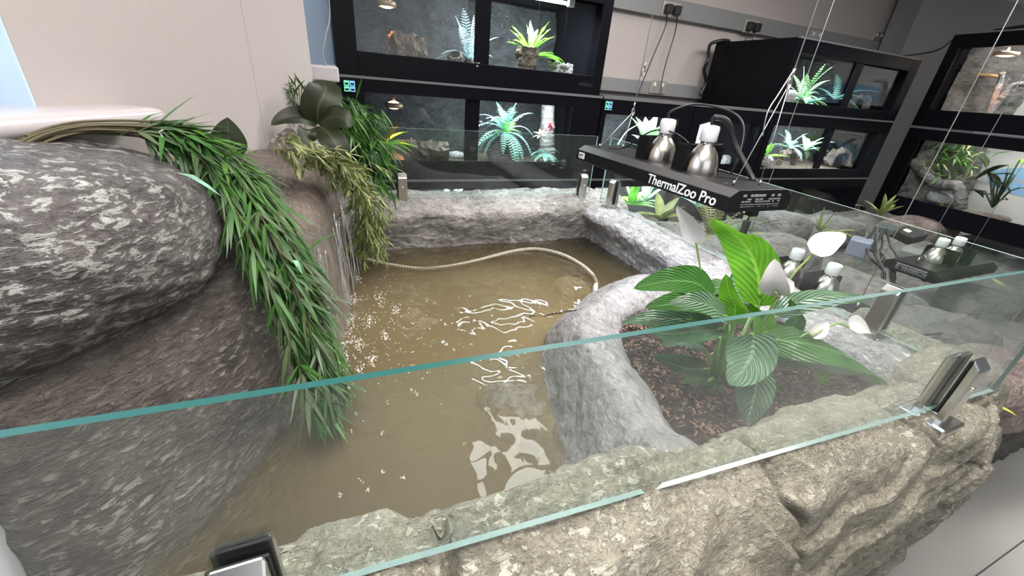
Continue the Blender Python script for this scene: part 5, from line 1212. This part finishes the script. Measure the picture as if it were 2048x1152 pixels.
# feathery olive garland
GB = thing('feathery_garland', PY(650, 300, 1.52), 'yellow green feathery garland trailing over the wet rock edge into the pond', 'garland')
ms = MB(); ml = MB(); random.seed(33)
def sprig(q, d, L, mi):
    P = [q]; d = Vector(d).normalized()
    for k in range(4): d = (d+Vector((random.gauss(0, .12), random.gauss(0, .12), -.12))).normalized(); P.append(P[-1]+d*L/4)
    ms.tube(P, .0013, 4, 0, cap=False)
    for k in range(1, 5):
        for s_ in range(3):
            dd = (d+Vector((random.gauss(0, .55), random.gauss(0, .55), random.gauss(0, .4)))).normalized(); ml.thin(P[k], dd, random.uniform(.022, .05), .0058, .3, mi)
for (pts, cnt, jit) in (([(545, 285, 1.30), (580, 300, 1.28), (620, 312, 1.32), (665, 320, 1.40), (705, 350, 1.48), (728, 395, 1.52), (735, 440, 1.53), (733, 490, 1.55)], 120, .026),
                        ([(600, 320, 1.32), (660, 335, 1.40), (708, 365, 1.46), (738, 410, 1.50), (742, 455, 1.52), (728, 500, 1.55)], 100, .022)):
    A_, n, _ = strand_path(pts)
    for k in range(cnt):
        t = random.random()**.85*n; q = Vector(cr(A_, t)); q2 = Vector(cr(A_, min(n, t+.2))); d = (q2-q).normalized() if (q2-q).length > 1e-6 else Vector((0, 0, -1))
        q += Vector((random.gauss(0, jit), random.gauss(0, jit), abs(random.gauss(0, jit))*.7)); d = d+Vector((random.gauss(0, .45), random.gauss(-.15, .45), random.gauss(.05, .35)))
        sprig(q, d, random.uniform(.04, .08), 0 if t > 3 or random.random() < .4 else 1)
ms.build('stems', plain('olive_stem', (.16, .17, .06), .6), GB); ml.build('leaves', [L_olive, L_olive2], GB)
GC = thing('bamboo_garland', PY(720, 260, 1.72), 'dark green grassy garland hanging in the corner between the wall and the tank stack', 'garland')
ms = MB(); ml = MB(); random.seed(35)
for (pts, cnt, jit, mi) in (([(690, 225, 1.75), (720, 255, 1.74), (745, 290, 1.72), (752, 325, 1.70), (745, 350, 1.70)], 130, .035, 0), ([(672, 205, 1.8), (700, 215, 1.78), (735, 235, 1.76)], 35, .02, 0)):
    A_, n, _ = strand_path(pts)
    for k in range(cnt):
        t = random.random()*n; q = Vector(cr(A_, t))+Vector((random.gauss(0, jit), random.gauss(0, jit*.6), random.gauss(0, jit)))
        for c_ in range(4): ml.thin(q, (random.gauss(.35, .4), random.gauss(-.1, .3), random.gauss(-.6, .4)), random.uniform(.06, .11), .008, .5, random.choice((0, 1)))
A_, n, _ = strand_path([(690, 225, 1.75), (720, 255, 1.74), (745, 290, 1.72), (752, 325, 1.70), (745, 350, 1.70)]); ms.tube([Vector(cr(A_, t)) for t in np.linspace(0, n, 20)], .003, 6)
ms.build('stems', m_brownstem, GC); ml.build('leaves', [L_bamboo2, L_bamboo], GC)
GD = MB(); random.seed(37)
for k in range(70):
    q = PY(random.gauss(598, 13), random.gauss(195, 20), 1.75); GD.thin(q, (random.gauss(0, .5), random.gauss(0, .3), random.gauss(.4, .6)), random.uniform(.03, .07), .007, .3, random.choice((0, 1)))
for k in range(8): GD.tube([PY(590+k*4, 235, 1.72), PY(592+k*4, 205, 1.74), PY(585+k*6, 170, 1.76)], .0018, 5, 1)
o = GD.build('bamboo_sprig', [L_bamboo, L_bamboo3]); tag(o, 'small upright green sprig against the cream wall beneath the far window sill', 'plant')
o = MB(); p = PY(745, 300, 1.66); o.leaf(p, (.25, -.1, -1), .09, .045, .1, 8, .15, 1, (1, .3, .2)); o = o.build('broad_leaf', L_lilyd, origin=tuple(p)); tag(o, 'drooping green leaf with pale edge at the end of the dark grassy garland', 'leaf')
for o in list(bpy.data.objects):
    if '_o' in o: del o['_o']
